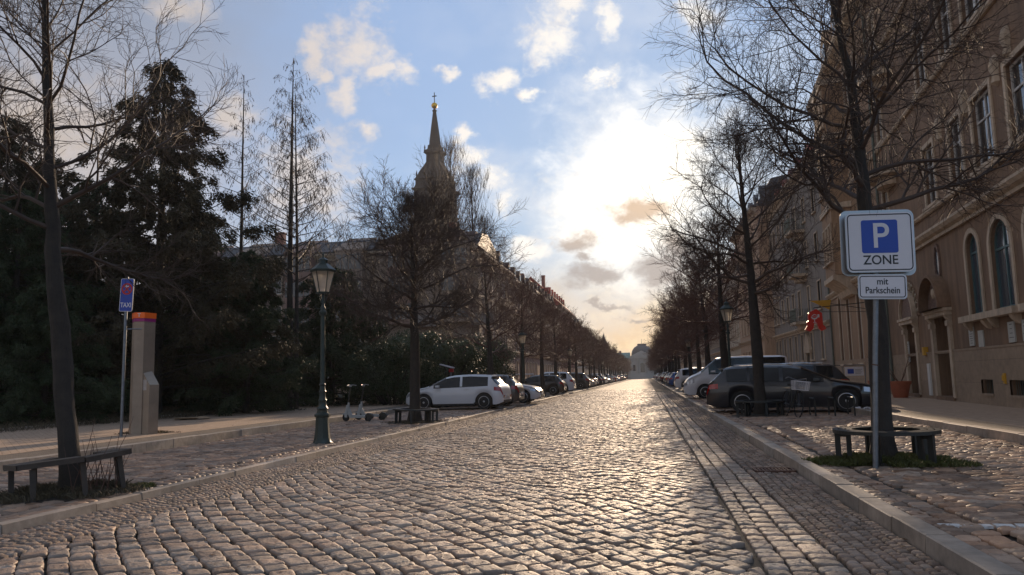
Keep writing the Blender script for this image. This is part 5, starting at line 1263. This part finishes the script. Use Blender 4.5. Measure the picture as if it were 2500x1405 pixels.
# parking zone sign
t = thing('parking_sign', (2.70, 10.2, ZR - .02), 'white and blue P ZONE parking sign on a leaning grey pole, right foreground', 'sign', None, 0)
mb = MB(); mb.tube([(0, 0, -.1), (.105, 0, 1.35), (.265, 0, 3.15)], .033, 14); mb.build('pole', m_galv, t, smooth='auto')
mb = MB(); mb.tube([(.098, 0, 1.27), (.101, 0, 1.285)], .040, 14); mb.build('pole_strap', m_rust, t)
hub = bpy.data.objects.new('sign_board', None)
sgz = 2.80
mb = MB(); mb.prism(rrect(.975, .87, .09, 5, .008, .012), .055, .078, 'y'); bk = mb.build('rear_sign', m_alu, t, fixn=True); bk.location = (.25, 0, sgz); bk.rotation_euler = (0, R(1.8), 0)
mb = MB(); mb.prism(rrect(.905, .80, .08), -.068, -.046, 'y'); sb = mb.build('sign_board', m_alu, t, fixn=True); sb.location = (.25, 0, sgz); sb.rotation_euler = (0, R(1.6), 0); sb.scale = (.88, 1, .95); bk.scale = (.90, 1, .965)
plate('white_face', .885, .78, .07, -.0705, -.0682, m_signw, sb)
mb = MB(); ring_prism(mb, rrect(.855, .75, .055), rrect(.827, .722, .043), -.0725, -.0706); mb.build('border', m_signk, sb, fixn=True)
bl_ = plate('blue_panel', .485, .44, .03, -.0728, -.0706, m_signb, sb, 0, .075)
text_mesh('letter_p', 'P', .47, m_signw, sb, (.01, -.0745, .07), FR, .001, bold=.004)
text_mesh('lettering', 'ZONE', .17, m_signk, sb, (.0, -.0725, -.242), FR, .001, bold=.002, sx=1.0)
mb = MB()
for zz in (.3, -.3): mb.box(-.06, .06, -.045, .052, zz - .02, zz + .02)
mb.build('clamp', m_galv, sb)
mb = MB(); mb.prism(rrect(.645, .31, .05), -.082, -.064, 'y'); s2 = mb.build('lower_sign_board', m_alu, t, fixn=True); s2.location = (.235, 0, sgz - .562); s2.rotation_euler = (0, R(2.4), 0); s2.scale = (.88, 1, 1)
plate('white_face', .63, .295, .042, -.0845, -.0822, m_signw, s2)
mb = MB(); ring_prism(mb, rrect(.605, .27, .035), rrect(.583, .248, .026), -.0865, -.0846); mb.build('border', m_signk, s2, fixn=True)
text_mesh('lettering', 'mit', .115, m_signk, s2, (0, -.0865, .062), FR, .001, bold=.0015); text_mesh('lettering', 'Parkschein', .115, m_signk, s2, (0, -.0865, -.048), FR, .001, bold=.0015, sx=.93)
# taxi sign
t = thing('taxi_sign', (-11.72, 15.9, ZS - .02), 'blue TAXI stand sign on a thin grey pole beside the phone pillar', 'sign')
mb = MB(); mb.tube([(-.02, 0, 0), (0, 0, 3.66)], .034, 12); mb.build('pole', m_galv, t, smooth='auto')
mb = MB(); mb.tube([(0, 0, 2.15), (.001, 0, 2.17)], .04, 12); mb.tube([(.02, .01, 2.45), (.24, .25, 2.46)], .015, 6); mb.build('pole_clamp', m_galv, t)
mb = MB(); mb.prism(rrect(.32, .76, .035), -.06, -.042, 'y'); sb = mb.build('sign_board', m_alu, t, fixn=True); sb.location = (.04, 0, 3.23); sb.rotation_euler = (0, R(2.5), R(3))
plate('blue_face', .30, .74, .03, -.0625, -.0602, m_signb, sb)
mb = MB(); ring_prism(mb, rrect(.318, .758, .034), rrect(.298, .738, .026), -.0645, -.0604); mb.build('border', m_signw, sb, fixn=True)
cir = lambda r, n=28, cx=0, cz=0: [(cx + r * math.cos(a), cz + r * math.sin(a)) for a in np.linspace(0, 2 * math.pi, n, endpoint=False)]
mb = MB(); ring_prism(mb, cir(.135, cz=.14), cir(.098, cz=.14), -.067, -.0626)
for a in (45, -45):
    c, s = math.cos(R(a)), math.sin(R(a)); mb.prism([(.11 * c - .017 * s * sg + 0, .14 + .11 * s + .017 * c * sg) for sg in (-1, 1)] + [(-.11 * c + .017 * s * sg, .14 - .11 * s - .017 * c * sg) for sg in (-1, 1)], -.067 + (.0006 if a > 0 else 0), -.0626, 'y')
mb.build('red_ring', m_signr, sb, fixn=True)
mb = MB(); mb.prism([(-.055, .20), (-.01, .235), (-.01, .212), (.045, .212), (.045, .188), (-.01, .188), (-.01, .165)], -.0700, -.0672, 'y'); mb.build('white_arrow', m_signw, sb, fixn=True)
text_mesh('lettering', 'TAXI', .15, m_signw, sb, (0, -.0645, -.235), FR, .001, bold=.003, sx=.80)
# phone pillar
m_steel = M('brushed_steel', (.31, .245, .185), .5, .35, var=.22, vscale=2.2, bump=.0006, bscale=90); m_orange = M('orange_cap', (.90, .15, .015), .4); m_mag = M('magenta_strip', (.28, .02, .16), .4)
t = thing('phone_pillar', (-11.88, 16.75, ZS - .01), 'tall steel phone pillar with a bright orange cap on the left pavement', 'phone pillar', None, R(-24))
mb = MB(); P = [(-.22, -.14), (.05, -.24), (.22, -.10), (.16, .22), (-.2, .2)]; mb.prism(P, 0, 2.66, 'z'); mb.build('column', m_steel, t, fixn=True)
mb = MB(); mb.prism([(a * 1.02, b * 1.02) for a, b in P], 2.665, 2.74, 'z'); mb.build('purple_band', m_mag, t, fixn=True)
mb = MB(); mb.prism([(a * 1.06, b * 1.06) for a, b in P], 2.745, 2.88, 'z'); cp_ = mb.build('cap', m_orange, t, fixn=True)
q = text_mesh('letter_t', 'T', .12, m_signw, cp_, (.145, -.193, 2.812), (math.pi / 2, 0, R(39)), .001, bold=.002)
mb = MB()
for k in range(4): mb.lathe([(.007, 0), (.007, .002)], 8, (-.15 + k * .045, 0))
q = mb.build('dots', m_signw, cp_); q.rotation_euler = (math.pi / 2, 0, R(-20)); q.location = (.02, -.228 - .012, 2.81)
mb = MB(); mb.prism([(.16, 0), (.48, 0), (.48, 1.16), (.16, 1.50)], -.08, .16, 'y'); sd = mb.build('side_box', m_steel, t, fixn=True)
mb = MB()
for k in range(9):
    for j in range(3): mb.box(.22 + j * .05, .255 + j * .05, -.0835, -.0805, 1.04 + k * .028, 1.053 + k * .028)
mb.build('keypad', m_signw, sd)
mb = MB(); mb.prism([(-.30, .75), (-.20, .70), (-.20, 1.25), (-.26, 1.2), (-.27, 1.05)], -.05, .1, 'y'); hs = mb.build('handset_cradle', m_steel, t, fixn=True)
mb = MB(); mb.tube([(-.25, 0, 1.0), (-.32, 0, .85), (-.31, 0, .74), (-.22, 0, .72)], .009, 5); mb.build('cord', m_galv, hs)

# benches round the trees
m_oldwood = M('weathered_planks', (.055, .042, .032), .75, var=.4, vscale=9, bump=.006, bscale=30); m_ringm = M('dark_bench_paint', (.022, .024, .022), .45, .1, var=.2, vscale=8, bump=.001, bscale=30)
def ring_bench(loc, label, r0=.46, r1=.70, h=.41, legs=8, tilt=(0, 0), rails=3, segs=64, mat=m_ringm):
    t = thing('tree_bench', loc, label, 'bench', 'ring benches round the street trees', 0, tilt[0], tilt[1])
    mb = MB(); w = (r1 - r0) / rails
    for k in range(rails):
        a, b = r0 + k * w + .008, r0 + (k + 1) * w - .008
        for i in range(segs):
            p, q = 2 * math.pi * i / segs, 2 * math.pi * (i + 1) / segs
            c = [(math.cos(p), math.sin(p)), (math.cos(q), math.sin(q))]
            V = [(rr * cc[0], rr * cc[1], z) for z in (h - .045, h) for rr, cc in ((a, c[0]), (b, c[0]), (b, c[1]), (a, c[1]))]
            mb.add(V, [(3, 2, 1, 0), (4, 5, 6, 7), (1, 2, 6, 5), (3, 0, 4, 7)] + ([(0, 1, 5, 4), (2, 3, 7, 6)] if segs < 20 else []))
    mb.build('seat', mat, t)
    for i in range(legs):
        a = 2 * math.pi * (i + .35) / legs
        mb = MB(); c, s = math.cos(a), math.sin(a); M_ = Matrix.Rotation(a, 4, 'Z')
        mb.box(r1 - .10, r1 - .03, -.028, .028, -.08, h - .046, M_); mb.box(r0 + .02, r0 + .08, -.03, .03, -.08, h - .046, M_); mb.box(r0 + .08, r1 - .10, -.02, .02, h - .10, h - .047, M_); mb.build('leg', mat, t)
    return t
ring_bench((3.04, 10.85, ZR), 'dark round metal bench in the grass round the large tree behind the parking sign', r0=.40, r1=.65, h=.43, legs=5)
ring_bench((-6.85, 22.5, ZL), 'dark ring bench round the bare tree beside the white hatchback', h=.42, legs=7, tilt=(0, R(2)))
ring_bench((3.15, 22.85, ZR), 'dark ring bench round the tree in front of the dark estate car', h=.42, legs=7)
ring_bench((-6.85, 43, ZL), 'dark ring bench round the tree by the black hatchback, far down the left row', h=.42, legs=7)
# old plank bench: polygon of boards on stakes, sagging
t = thing('plank_bench', (-6.86, 8.42, ZL), 'weathered low plank bench built round the leaning tree at the far left', 'bench', None, R(9), R(1.5), R(-5.5))
for i in range(6):
    a, b = 2 * math.pi * i / 6 + .25, 2 * math.pi * (i + 1) / 6 + .25
    if i == 1: continue
    ri_, ro_ = .36, .70; mb = MB(); dz = (.0, .012, -.008, .006, .01, -.004)[i]
    V = [(rr * math.cos(q), rr * math.sin(q), z) for z in (.375 + dz, .435 + dz) for rr, q in ((ri_, a + .02), (ro_, a + .012), (ro_, b - .012), (ri_, b - .02))]
    mb.add(V, [(3, 2, 1, 0), (4, 5, 6, 7), (0, 1, 5, 4), (1, 2, 6, 5), (2, 3, 7, 6), (3, 0, 4, 7)]); mb.build('seat_board', m_oldwood, t)
for i in range(7):
    a = 2 * math.pi * i / 7 + .1; mb = MB(); r_ = .60
    mb.tube([(r_ * .97 * math.cos(a), r_ * .97 * math.sin(a), .374), (r_ * math.cos(a) * 1.02, r_ * math.sin(a) * 1.02, -.12)], [.042, .036], 4); mb.build('leg', m_oldwood, t)
# suckers and twigs at the foot of the leaning tree
T = Tree(77); 
for i in range(26):
    a = T.r.uniform(-.9, 1.2); q = T.r.uniform(.12, .55); P = T.path(np.array([q * math.cos(a), q * math.sin(a), 0]), (T.r.gauss(0, .28), T.r.gauss(0, .2), 1), T.r.uniform(.3, .95), 5, .10, .0); T.tube(P, [.006, .005, .0045, .0035, .003, .002], 4)
o = link('root_suckers', T.mesh('root_suckers', m_twig_red)); o.location = (-6.82, 8.35, ZL); tag(o, 'thin bare shoots growing up beside the leaning tree inside the plank bench', 'shoots')
# grass tufts
m_grass = M('grass', (.085, .090, .024), .6, var=.5, vscale=5, spec=.3); m_dryg = M('dry_grass', (.085, .065, .035), .8, var=.5, vscale=5)
def grass(name, cx, cy, rx, ry, n, z, mat, hmin, hmax, seed, hole=.16, lab=None):
    r = np.random.default_rng(seed); a = r.uniform(0, 2 * math.pi, n); q = np.sqrt(r.uniform(0, 1, n)) * (1 + .22 * np.sin(a * 3 + seed) + .12 * np.sin(a * 7)) ; x = cx + rx * q * np.cos(a); y = cy + ry * q * np.sin(a)
    clump = .5 + .5 * np.sin(x * 9 + seed) * np.sin(y * 11); keep = (np.hypot(x - cx, y - cy) > hole) & (clump > r.uniform(0, .75, n)); x, y = x[keep], y[keep]; n = len(x)
    h = r.uniform(hmin, hmax, n) * (1.15 - .5 * q[keep]); w = r.uniform(.003, .006, n); b = r.uniform(0, 6.28, n); lx_, ly_ = np.cos(b), np.sin(b); le = r.normal(0, .5, (n, 2)) * h[:, None]
    V = np.stack([np.stack([x - lx_ * w, y - ly_ * w, np.full(n, z)], 1), np.stack([x + lx_ * w, y + ly_ * w, np.full(n, z)], 1), np.stack([x + lx_ * w * .6 + le[:, 0] * .4, y + ly_ * w * .6 + le[:, 1] * .4, z + h * .6], 1), np.stack([x + le[:, 0], y + le[:, 1], z + h], 1)], 1)
    return tag(link(name, fastmesh(name, V.reshape(-1, 3), np.arange(n * 4).reshape(-1, 4), mat)), kind='stuff')
def soil(cx, cy, rx, ry, z, seed):
    r = random.Random(seed); mb = MB(); n = 26; mb.v.append((cx, cy, z + .05))
    for k in range(n): a = 2 * math.pi * k / n; q = 1 + .15 * math.sin(3 * a + seed) + r.uniform(-.05, .05); mb.v.append((cx + rx * q * math.cos(a) * .6, cy + ry * q * math.sin(a) * .6, z + .045 + r.uniform(-.01, .01)))
    for k in range(n): a = 2 * math.pi * k / n; q = 1 + .15 * math.sin(3 * a + seed) + r.uniform(-.05, .05); mb.v.append((cx + rx * q * math.cos(a), cy + ry * q * math.sin(a), z - .03))
    for k in range(n): k2 = (k + 1) % n; mb.f.append((0, 1 + k, 1 + k2)); mb.f.append((1 + k, 1 + n + k, 1 + n + k2, 1 + k2))
    tag(mb.build('tree_pit_soil', m_earth, smooth=True), kind='structure')
soil(3.05, 10.95, .86, .70, ZR - .012, 1); grass('grass', 3.05, 10.9, .88, .72, 24000, ZR + .01, m_grass, .03, .11, 4)
soil(-6.95, 8.45, .78, .85, ZL - .01, 2); grass('grass', -6.95, 8.45, .80, .8, 8000, ZL + .01, m_dryg, .03, .12, 8); grass('grass', -6.35, 8.95, .22, .2, 2500, ZL + .0, m_grass, .02, .07, 9, 0)
soil(-6.87, 22.5, .9, .7, ZL, 3); grass('grass', -6.87, 22.45, .9, .65, 4000, ZL + .01, m_dryg, .03, .08, 12); soil(3.15, 22.85, .9, .7, ZR, 4)
for y in YL[:8]: soil(-6.85, y, .8, .7, ZL, int(y))
for y in YR[:8]: soil(3.2, y, .8, .7, ZR, int(y))
grass('grass', -11.9, 17.0, .7, .35, 3000, ZS, m_dryg, .02, .08, 14, .25)
# litter and leaves on the park bed
grass('undergrowth', -21, 26, 4.2, 17, 60000, ZS, m_dryg, .08, .35, 21, 0)
# e-scooters
m_scw = M('scooter_white', (.33, .34, .33), .4, var=.1); m_sck = M('scooter_black', (.02, .022, .02), .5)
def scooter():
    t = bpy.data.objects.new('electric_scooter', None); COL.objects.link(t)      # local +x forwards (front wheel at +x)
    def wheel(nm, x, par):
        mb = MB(); mb.lathe([(.06, -.02), (.115, -.03), (.125, 0), (.115, .03), (.06, .02)], 20); mb.v = [(v[0] + x, v[2], v[1] + .125) for v in mb.v]; w = mb.build(nm, m_tyre, par, smooth='auto', fixn=True)
        mb = MB(); mb.lathe([(.06, -.022), (.06, .022)], 14); mb.v = [(v[0] + x, v[2], v[1] + .125) for v in mb.v]; mb.build('hub', m_sck, w, fixn=True)
    wheel('wheel', .42, t); wheel('wheel', -.42, t)
    mb = MB(); mb.prism([(-.33, .12), (.24, .12), (.27, .17), (.22, .21), (-.30, .20), (-.35, .17)], -.075, .075, 'y'); mb.build('deck', m_scw, t, fixn=True)
    mb = MB(); mb.prism([(-.56, .10), (-.33, .16), (-.32, .20), (-.42, .28), (-.55, .25), (-.60, .18)], -.045, .045, 'y'); mb.build('rear_mudguard', m_sck, t, fixn=True)
    mb = MB(); mb.prism([(.22, .13), (.30, .17), (.36, .38), (.345, .60), (.30, .60), (.29, .40), (.2, .22)], -.03, .03, 'y'); mb.build('front_arm', m_scw, t, fixn=True)
    mb = MB(); mb.prism([(.36, .125), (.44, .125), (.46, .22), (.38, .52), (.32, .50)], -.045, .045, 'y'); mb.prism([(.30, .25), (.42, .29), (.53, .24), (.54, .20), (.42, .25), (.31, .21)], -.04, .04, 'y'); mb.build('fork', m_scw, t, fixn=True)
    mb = MB(); mb.tube([(.35, 0, .48), (.27, 0, 1.12)], .024, 8); st = mb.build('stem', m_sck, t, smooth='auto')
    mb = MB(); mb.tube([(.22, -.26, 1.14), (.26, -.12, 1.16), (.27, 0, 1.13), (.26, .12, 1.16), (.22, .26, 1.14)], .014, 6); mb.box(.24, .31, -.04, .04, 1.10, 1.17); mb.build('handlebar', m_scw, st)
    mb = MB(); mb.tube([(.0, .07, .13), (.06, .14, 0)], .008, 5); mb.build('kickstand', m_sck, t)
    return t
sc_ = scooter(); sc_.location = (-9.15, 23.7, ZL); sc_.rotation_euler = (0, R(-1), math.pi - .22); tag(sc_, 'white and black electric scooter in front, the nearer of the parked pair', 'e-scooter', 'two electric scooters parked by the left kerb')
s2_ = copy_tree(sc_); s2_.location = (-8.95, 24.35, ZL); s2_.rotation_euler = (0, R(-2), math.pi - .10); s2_['label'] = 'electric scooter standing half hidden behind the nearer one of the pair'
# bicycle seen from the front, leaning against the ring bench
t = thing('bicycle', (3.80, 21.9, ZR), 'dark bicycle with a pale front basket leaning beside the ring bench before the estate car', 'bicycle', None, R(-82), R(-7))
for nm, x in (('wheel', .52), ('wheel', -.52)):
    mb = MB(); P = [(x + .34 * math.cos(a), 0, .34 + .34 * math.sin(a)) for a in np.linspace(0, 2 * math.pi, 33)]; mb.tube(P, .018, 6, cap=False); w = mb.build(nm, m_tyre, t, smooth=True)
    mb = MB()
    for k in range(14): a = k * math.pi / 7; mb.tube([(x, .0, .34), (x + .33 * math.cos(a), 0, .34 + .33 * math.sin(a))], .0022, 3)
    mb.lathe([(.02, -.04), (.02, .04)], 8); mb.v[-16:] = [(v[0] + x, v[2], v[1] + .34) for v in mb.v[-16:]]; mb.build('spokes', m_galv, w)
mb = MB(); mb.tube([(.52, .04, .34), (.40, .04, .72), (.36, 0, .80), (.33, 0, .95)], .014, 6); mb.tube([(.52, -.04, .34), (.40, -.04, .72), (.36, 0, .80)], .014, 6)
mb.tube([(.37, 0, .76), (0, 0, .30)], .02, 6); mb.tube([(0, 0, .30), (-.16, 0, .80)], .016, 6); mb.tube([(0, 0, .30), (-.52, 0, .34)], .011, 6); mb.tube([(-.13, 0, .7), (-.52, .03, .34)], .010, 6); mb.build('frame', m_sck, t, smooth='auto')
mb = MB(); mb.prism([(-.30, .82), (-.02, .85), (-.02, .88), (-.28, .89)], -.06, .06, 'y'); mb.build('saddle', m_sck, t, fixn=True)
mb = MB(); mb.tube([(.18, -.28, 1.0), (.30, -.24, 1.04), (.33, 0, .98), (.30, .24, 1.04), (.18, .28, 1.0)], .012, 6); mb.build('handlebar', m_galv, t, smooth='auto')
mb = MB(); mb.box(.40, .72, -.17, .17, .72, .735)
for x in (.40, .72):
    for k in range(9): mb.tube([(x, -.17 + .0425 * k, .73), (x + (.02 if x > .5 else -.02), -.19 + .0475 * k, .95)], .003, 4)
for y in (-.17, .17):
    for k in range(8): mb.tube([(.40 + .045 * k, y, .73), (.39 + .05 * k, y * 1.1, .95)], .003, 4)
mb.tube([(.38, -.19, .95), (.74, -.19, .95), (.74, .19, .95), (.38, .19, .95), (.38, -.19, .95)], .006, 5); mb.build('basket', m_signw, t)
mb = MB()
for s_ in (-1, 1): mb.box(-.02, .05, s_ * .12 - .03, s_ * .12 + .03, .28, .30)
mb.lathe([(.09, -.01), (.09, .01)], 14); mb.v[-28:] = [(v[0], v[2], v[1] + .3) for v in mb.v[-28:]]; mb.build('pedals', m_sck, t)
# bicycle hoops
for i, (x, y) in enumerate(((4.35, 21.9), (4.85, 21.95), (5.35, 22.0))):
    mb = MB(); mb.tube([(0, -.35, -.1), (0, -.35, .42), (0, -.28, .48), (0, .28, .48), (0, .35, .42), (0, .35, -.1)], .022, 8); o = mb.build('bicycle_hoop', m_sck, smooth='auto'); o.location = (x, y, ZR)
    tag(o, ('dark bicycle hoop right next to the parked bicycle', 'middle one of three dark bicycle hoops before the estate car', 'dark bicycle hoop nearest the front wheel of the estate car')[i], 'bicycle stand', 'three bicycle hoops before the estate car')
# plant tubs
m_terra = M('terracotta', (.34, .105, .055), .75, var=.2, vscale=6, bump=.002, bscale=30)
for i, (Y, out, s, lab) in enumerate(((36.0, .62, .98, 'terracotta tub with a bare shrub by the rain pipe, further of the two'), (31.6, .72, 1.0, 'terracotta tub with a bare shrub beside the pharmacy doorway, nearer of the two'))):
    p = on_wall(Y, ZS, out); t = thing('plant_tub', p, lab, 'plant pot', 'two terracotta tubs outside the pharmacy'); t.scale = (s,) * 3
    mb = MB(); mb.lathe([(.25, 0), (.37, .50), (.40, .50), (.42, .62), (.37, .62), (.35, .52), (.02, .51)], 28); mb.build('pot', m_terra, t, smooth='auto')
    mb = MB(); mb.lathe([(.355, .54), (.2, .58), (.02, .57)], 16); mb.build('potting_soil', m_earth, t)
    T = Tree(900 + i)
    for k in range(4):
        a = k * 1.57 + .4; P = T.path(np.array([.03 * math.cos(a), .03 * math.sin(a), .5]), (math.cos(a) * .55, math.sin(a) * .55, .9), 1.25, 7, .10, .08); T.tube(P, [.018 * (1 - .7 * q / 7) for q in range(8)], 5)
        for q in range(6): j = T.r.randint(2, 7); Q = T.path(P[j], (math.cos(a + T.r.gauss(0, 1)), math.sin(a + T.r.gauss(0, 1)), .8), .45, 3, .15, .1); T.tube(Q, [.005, .004, .003, .002], 3)
    link('shrub', T.mesh('shrub', m_twig_red), t)
# standing notice board by the pharmacy wall
p = on_wall(38.6, ZS, 1.1); t = thing('notice_stand', p, 'small white notice board on a bent tube frame in front of the tall arched windows', 'sign', None, 0)
mb = MB(); mb.tube([(-.42, 0, -.05), (-.50, 0, 1.22), (-.44, 0, 1.32), (.44, 0, 1.32), (.50, 0, 1.24), (.44, 0, -.05)], .022, 8); mb.build('frame', m_galv, t, smooth='auto')
mb = MB(); mb.box(-.42, .42, -.03, -.005, .82, 1.24); bd = mb.build('board', m_signw, t); mb = MB(); mb.box(-.30, -.02, -.034, -.031, .92, 1.14); mb.build('blue_picture', m_signb, bd)
mb = MB()
for k in range(4): mb.box(.04, .34 - .05 * (k % 2), -.034, -.031, 1.10 - k * .06, 1.115 - k * .06)
mb.build('lettering', m_ink, bd)
# pharmacy sign: red gothic A with bowl and snake on a bracket, yellow pennant above
m_reda = M('pharmacy_red', (.62, .022, .01), .4)
p = on_wall(37.6, 0, 0); t = thing('pharmacy_sign', (p.x, p.y, 3.65), 'red pharmacy letter A with a white bowl hanging from a bracket on the house', 'sign')
A_ = [(-.60, -.48), (-.30, -.56), (-.10, -.40), (-.06, -.16), (.12, -.16), (.18, -.42), (.34, -.56), (.60, -.46), (.52, -.30), (.44, -.26), (.42, .34), (.10, .56), (-.30, .40), (-.36, .34), (-.36, -.02), (-.46, -.08), (-.44, -.26)]
mb = MB(); mb.prism([(a * .78, b * .92) for a, b in A_], -.09, .09, 'y'); lt = mb.build('letter_a', m_reda, t, fixn=True); lt.location = (-2.85, 0, 0)
mb = MB(); ring_prism(mb, [(-.02 + .15 * math.cos(a), .16 + .13 * math.sin(a)) for a in np.linspace(math.pi, 2 * math.pi, 12)], [(-.02 + .11 * math.cos(a), .17 + .07 * math.sin(a)) for a in np.linspace(math.pi, 2 * math.pi, 12)], -.10, -.0905)
mb.box(-.035, -.005, -.10, -.0905, -.10, .04); mb.box(-.09, .05, -.10, -.0905, -.12, -.10); mb.box(.12, .20, -.10, -.0905, .12, .26); mb.tube([(-.12, -.1, .20), (-.02, -.1, .26), (.08, -.1, .22)], .016, 5); mb.build('white_bowl', m_signw, lt, fixn=True)
mb = MB(); mb.tube([(0, 0, .78), (-2.85, 0, .58)], .02, 6); mb.tube([(-2.85, 0, .58), (-2.85, 0, .45)], .012, 5); mb.tube([(0, 0, .30), (-2.5, 0, .38)], .012, 5); mb.build('bracket', m_iron, t)
t = thing('yellow_sign', (p.x, p.y + .5, 4.45), 'yellow triangular board on the bracket above the red pharmacy letter', 'sign')
mb = MB(); mb.prism([(-2.9, .15), (-1.95, .17), (-2.05, -.30), (-2.2, -.22)], -.02, .02, 'y'); mb.build('panel', m_yel, t, fixn=True); mb = MB(); mb.tube([(0, 0, -.40), (-2.95, 0, .17)], .016, 5); mb.build('strut', m_iron, t)
# far barrier boxes, litter, cardboard, small roofed post above the white car
mb = MB(); mb.prism([(-.5, 0), (.5, 0), (.45, .5), (.25, 1.0), (-.25, 1.0), (-.45, .5)], -.25, .25, 'y'); o = mb.build('road_barrier', m_signw, fixn=True); o.location = (2.6, 88.5, ZR); tag(o, 'pale plastic road barrier at the kerb beyond the blue car', 'barrier')
mb = MB(); mb.box(-.42, .42, -.27, -.25, .55, .85); m_ = mb.build('warning_board', m_orange); m_.parent = o
def paper(name, x, y, z, w, h, mat, seed, label, cat, rz=0.0, k=5):
    r = random.Random(seed); mb = MB()
    for i in range(k + 1):
        for j in range(k + 1): mb.v.append((w * (i / k - .5) + r.uniform(-.1, .1) * w / k, h * (j / k - .5) + r.uniform(-.1, .1) * h / k, .012 + r.uniform(0, .10) * min(w, h)))
    for i in range(k):
        for j in range(k): a = i * (k + 1) + j; mb.f.append((a, a + k + 1, a + k + 2, a + 1))
    o = mb.build(name, mat); s_ = o.modifiers.new('s', 'SOLIDIFY'); s_.thickness = .002; o.location = (x, y, z); o.rotation_euler = (0, 0, rz); return tag(o, label, cat)
paper('paper_litter', 5.95, 23.2, ZR + .03, .34, .3, m_signw, 3, 'crumpled white paper lying on the setts before the estate car bonnet', 'litter'); bpy.data.objects['paper_litter'].scale = (1, 1, 3.5)
m_card = M('cardboard', (.33, .22, .13), .85, var=.15, vscale=4)
paper('flat_cardboard', -14.9, 23.7, ZS, 1.1, .8, m_card, 5, 'flattened piece of cardboard on the left pavement right of the phone pillar', 'cardboard', .5)
t = thing('roofed_post', (-10.6, 41, ZS), 'small post with a slanted board on top, rising above the white hatchback roof', 'sign post')
mb = MB(); mb.tube([(.15, 0, 0), (.15, 0, 1.75)], .05, 8); mb.build('post', m_galv, t); mb = MB(); mb.prism([(-.42, 1.92), (.30, 1.72), (.30, 1.78), (-.42, 1.98)], -.25, .25, 'y'); mb.build('slanted_board', m_signw, t, fixn=True); mb = MB(); mb.box(.06, .28, -.12, .12, 1.52, 1.70); mb.build('box', m_signr, t)
# low railing in front of the first left house
t = thing('low_railing', (-10.3, 60.5, ZS), 'pale low railing seen above the black hatchback, left pavement', 'railing')
mb = MB(); mb.tube([(-3.4, 0, 1.45), (1.6, 0, 1.40)], .05, 6); mb.build('top_rail', m_signw, t); 
for x in (-3.2, -1.6, 0, 1.5): mb = MB(); mb.tube([(x, 0, -.02), (x, 0, 1.42)], .035, 6); mb.build('post', m_galv, t)

# ------------------------------------------------------------------ haze
HAZE = 0.00024
if HAZE:
    mh = bpy.data.materials.new('haze'); mh.use_nodes = True; nt = mh.node_tree; nt.nodes.clear()
    o = nt.nodes.new('ShaderNodeOutputMaterial'); v = nt.nodes.new('ShaderNodeVolumePrincipled'); v.inputs['Density'].default_value = HAZE; v.inputs['Color'].default_value = (.93, .93, .95, 1); v.inputs['Anisotropy'].default_value = .15
    nt.links.new(v.outputs[0], o.inputs['Volume'])
    mb = MB(); mb.box(-910, 910, -310, 1210, -1.2, 100); h = mb.build('haze', mh); tag(h, kind='stuff')
    scn.cycles.volume_bounces = 0
scn.cycles.max_bounces = 6; scn.cycles.transparent_max_bounces = 16; scn.cycles.sample_clamp_indirect = 6
# fallen leaves and grit caught between the setts
def leaves(name, x0, x1, y0, y1, z, n, seed):
    r = np.random.default_rng(seed); x = r.uniform(x0, x1, n); y = y0 + (y1 - y0) * r.uniform(0, 1, n) ** 1.4; a = r.uniform(0, 6.28, n); s = r.uniform(.012, .034, n); zz = z + r.uniform(.012, .024, n)
    V = np.stack([np.stack([x + s * np.cos(a + k * 1.57) * (1 if k % 2 else .55), y + s * np.sin(a + k * 1.57) * (1 if k % 2 else .55), zz + r.uniform(-.004, .008, n)], 1) for k in range(4)], 1)
    tag(link(name, fastmesh(name, V.reshape(-1, 3), np.arange(n * 4).reshape(-1, 4), M('dead_leaf', (.16, .09, .045), .8, var=.5, vscale=8))), kind='stuff')
leaves('fallen_leaves', 2.1, 5.7, 5, 24, ZR, 420, 1); leaves('fallen_leaves', -9.7, -6.1, 7, 26, ZL, 520, 2); leaves('fallen_leaves', 1.3, 1.9, 5, 24, 0, 160, 3); leaves('fallen_leaves', -5.9, -5.1, 6, 26, 0, 220, 4); leaves('fallen_leaves', -16, -9.9, 10, 30, ZS - .01, 260, 5)
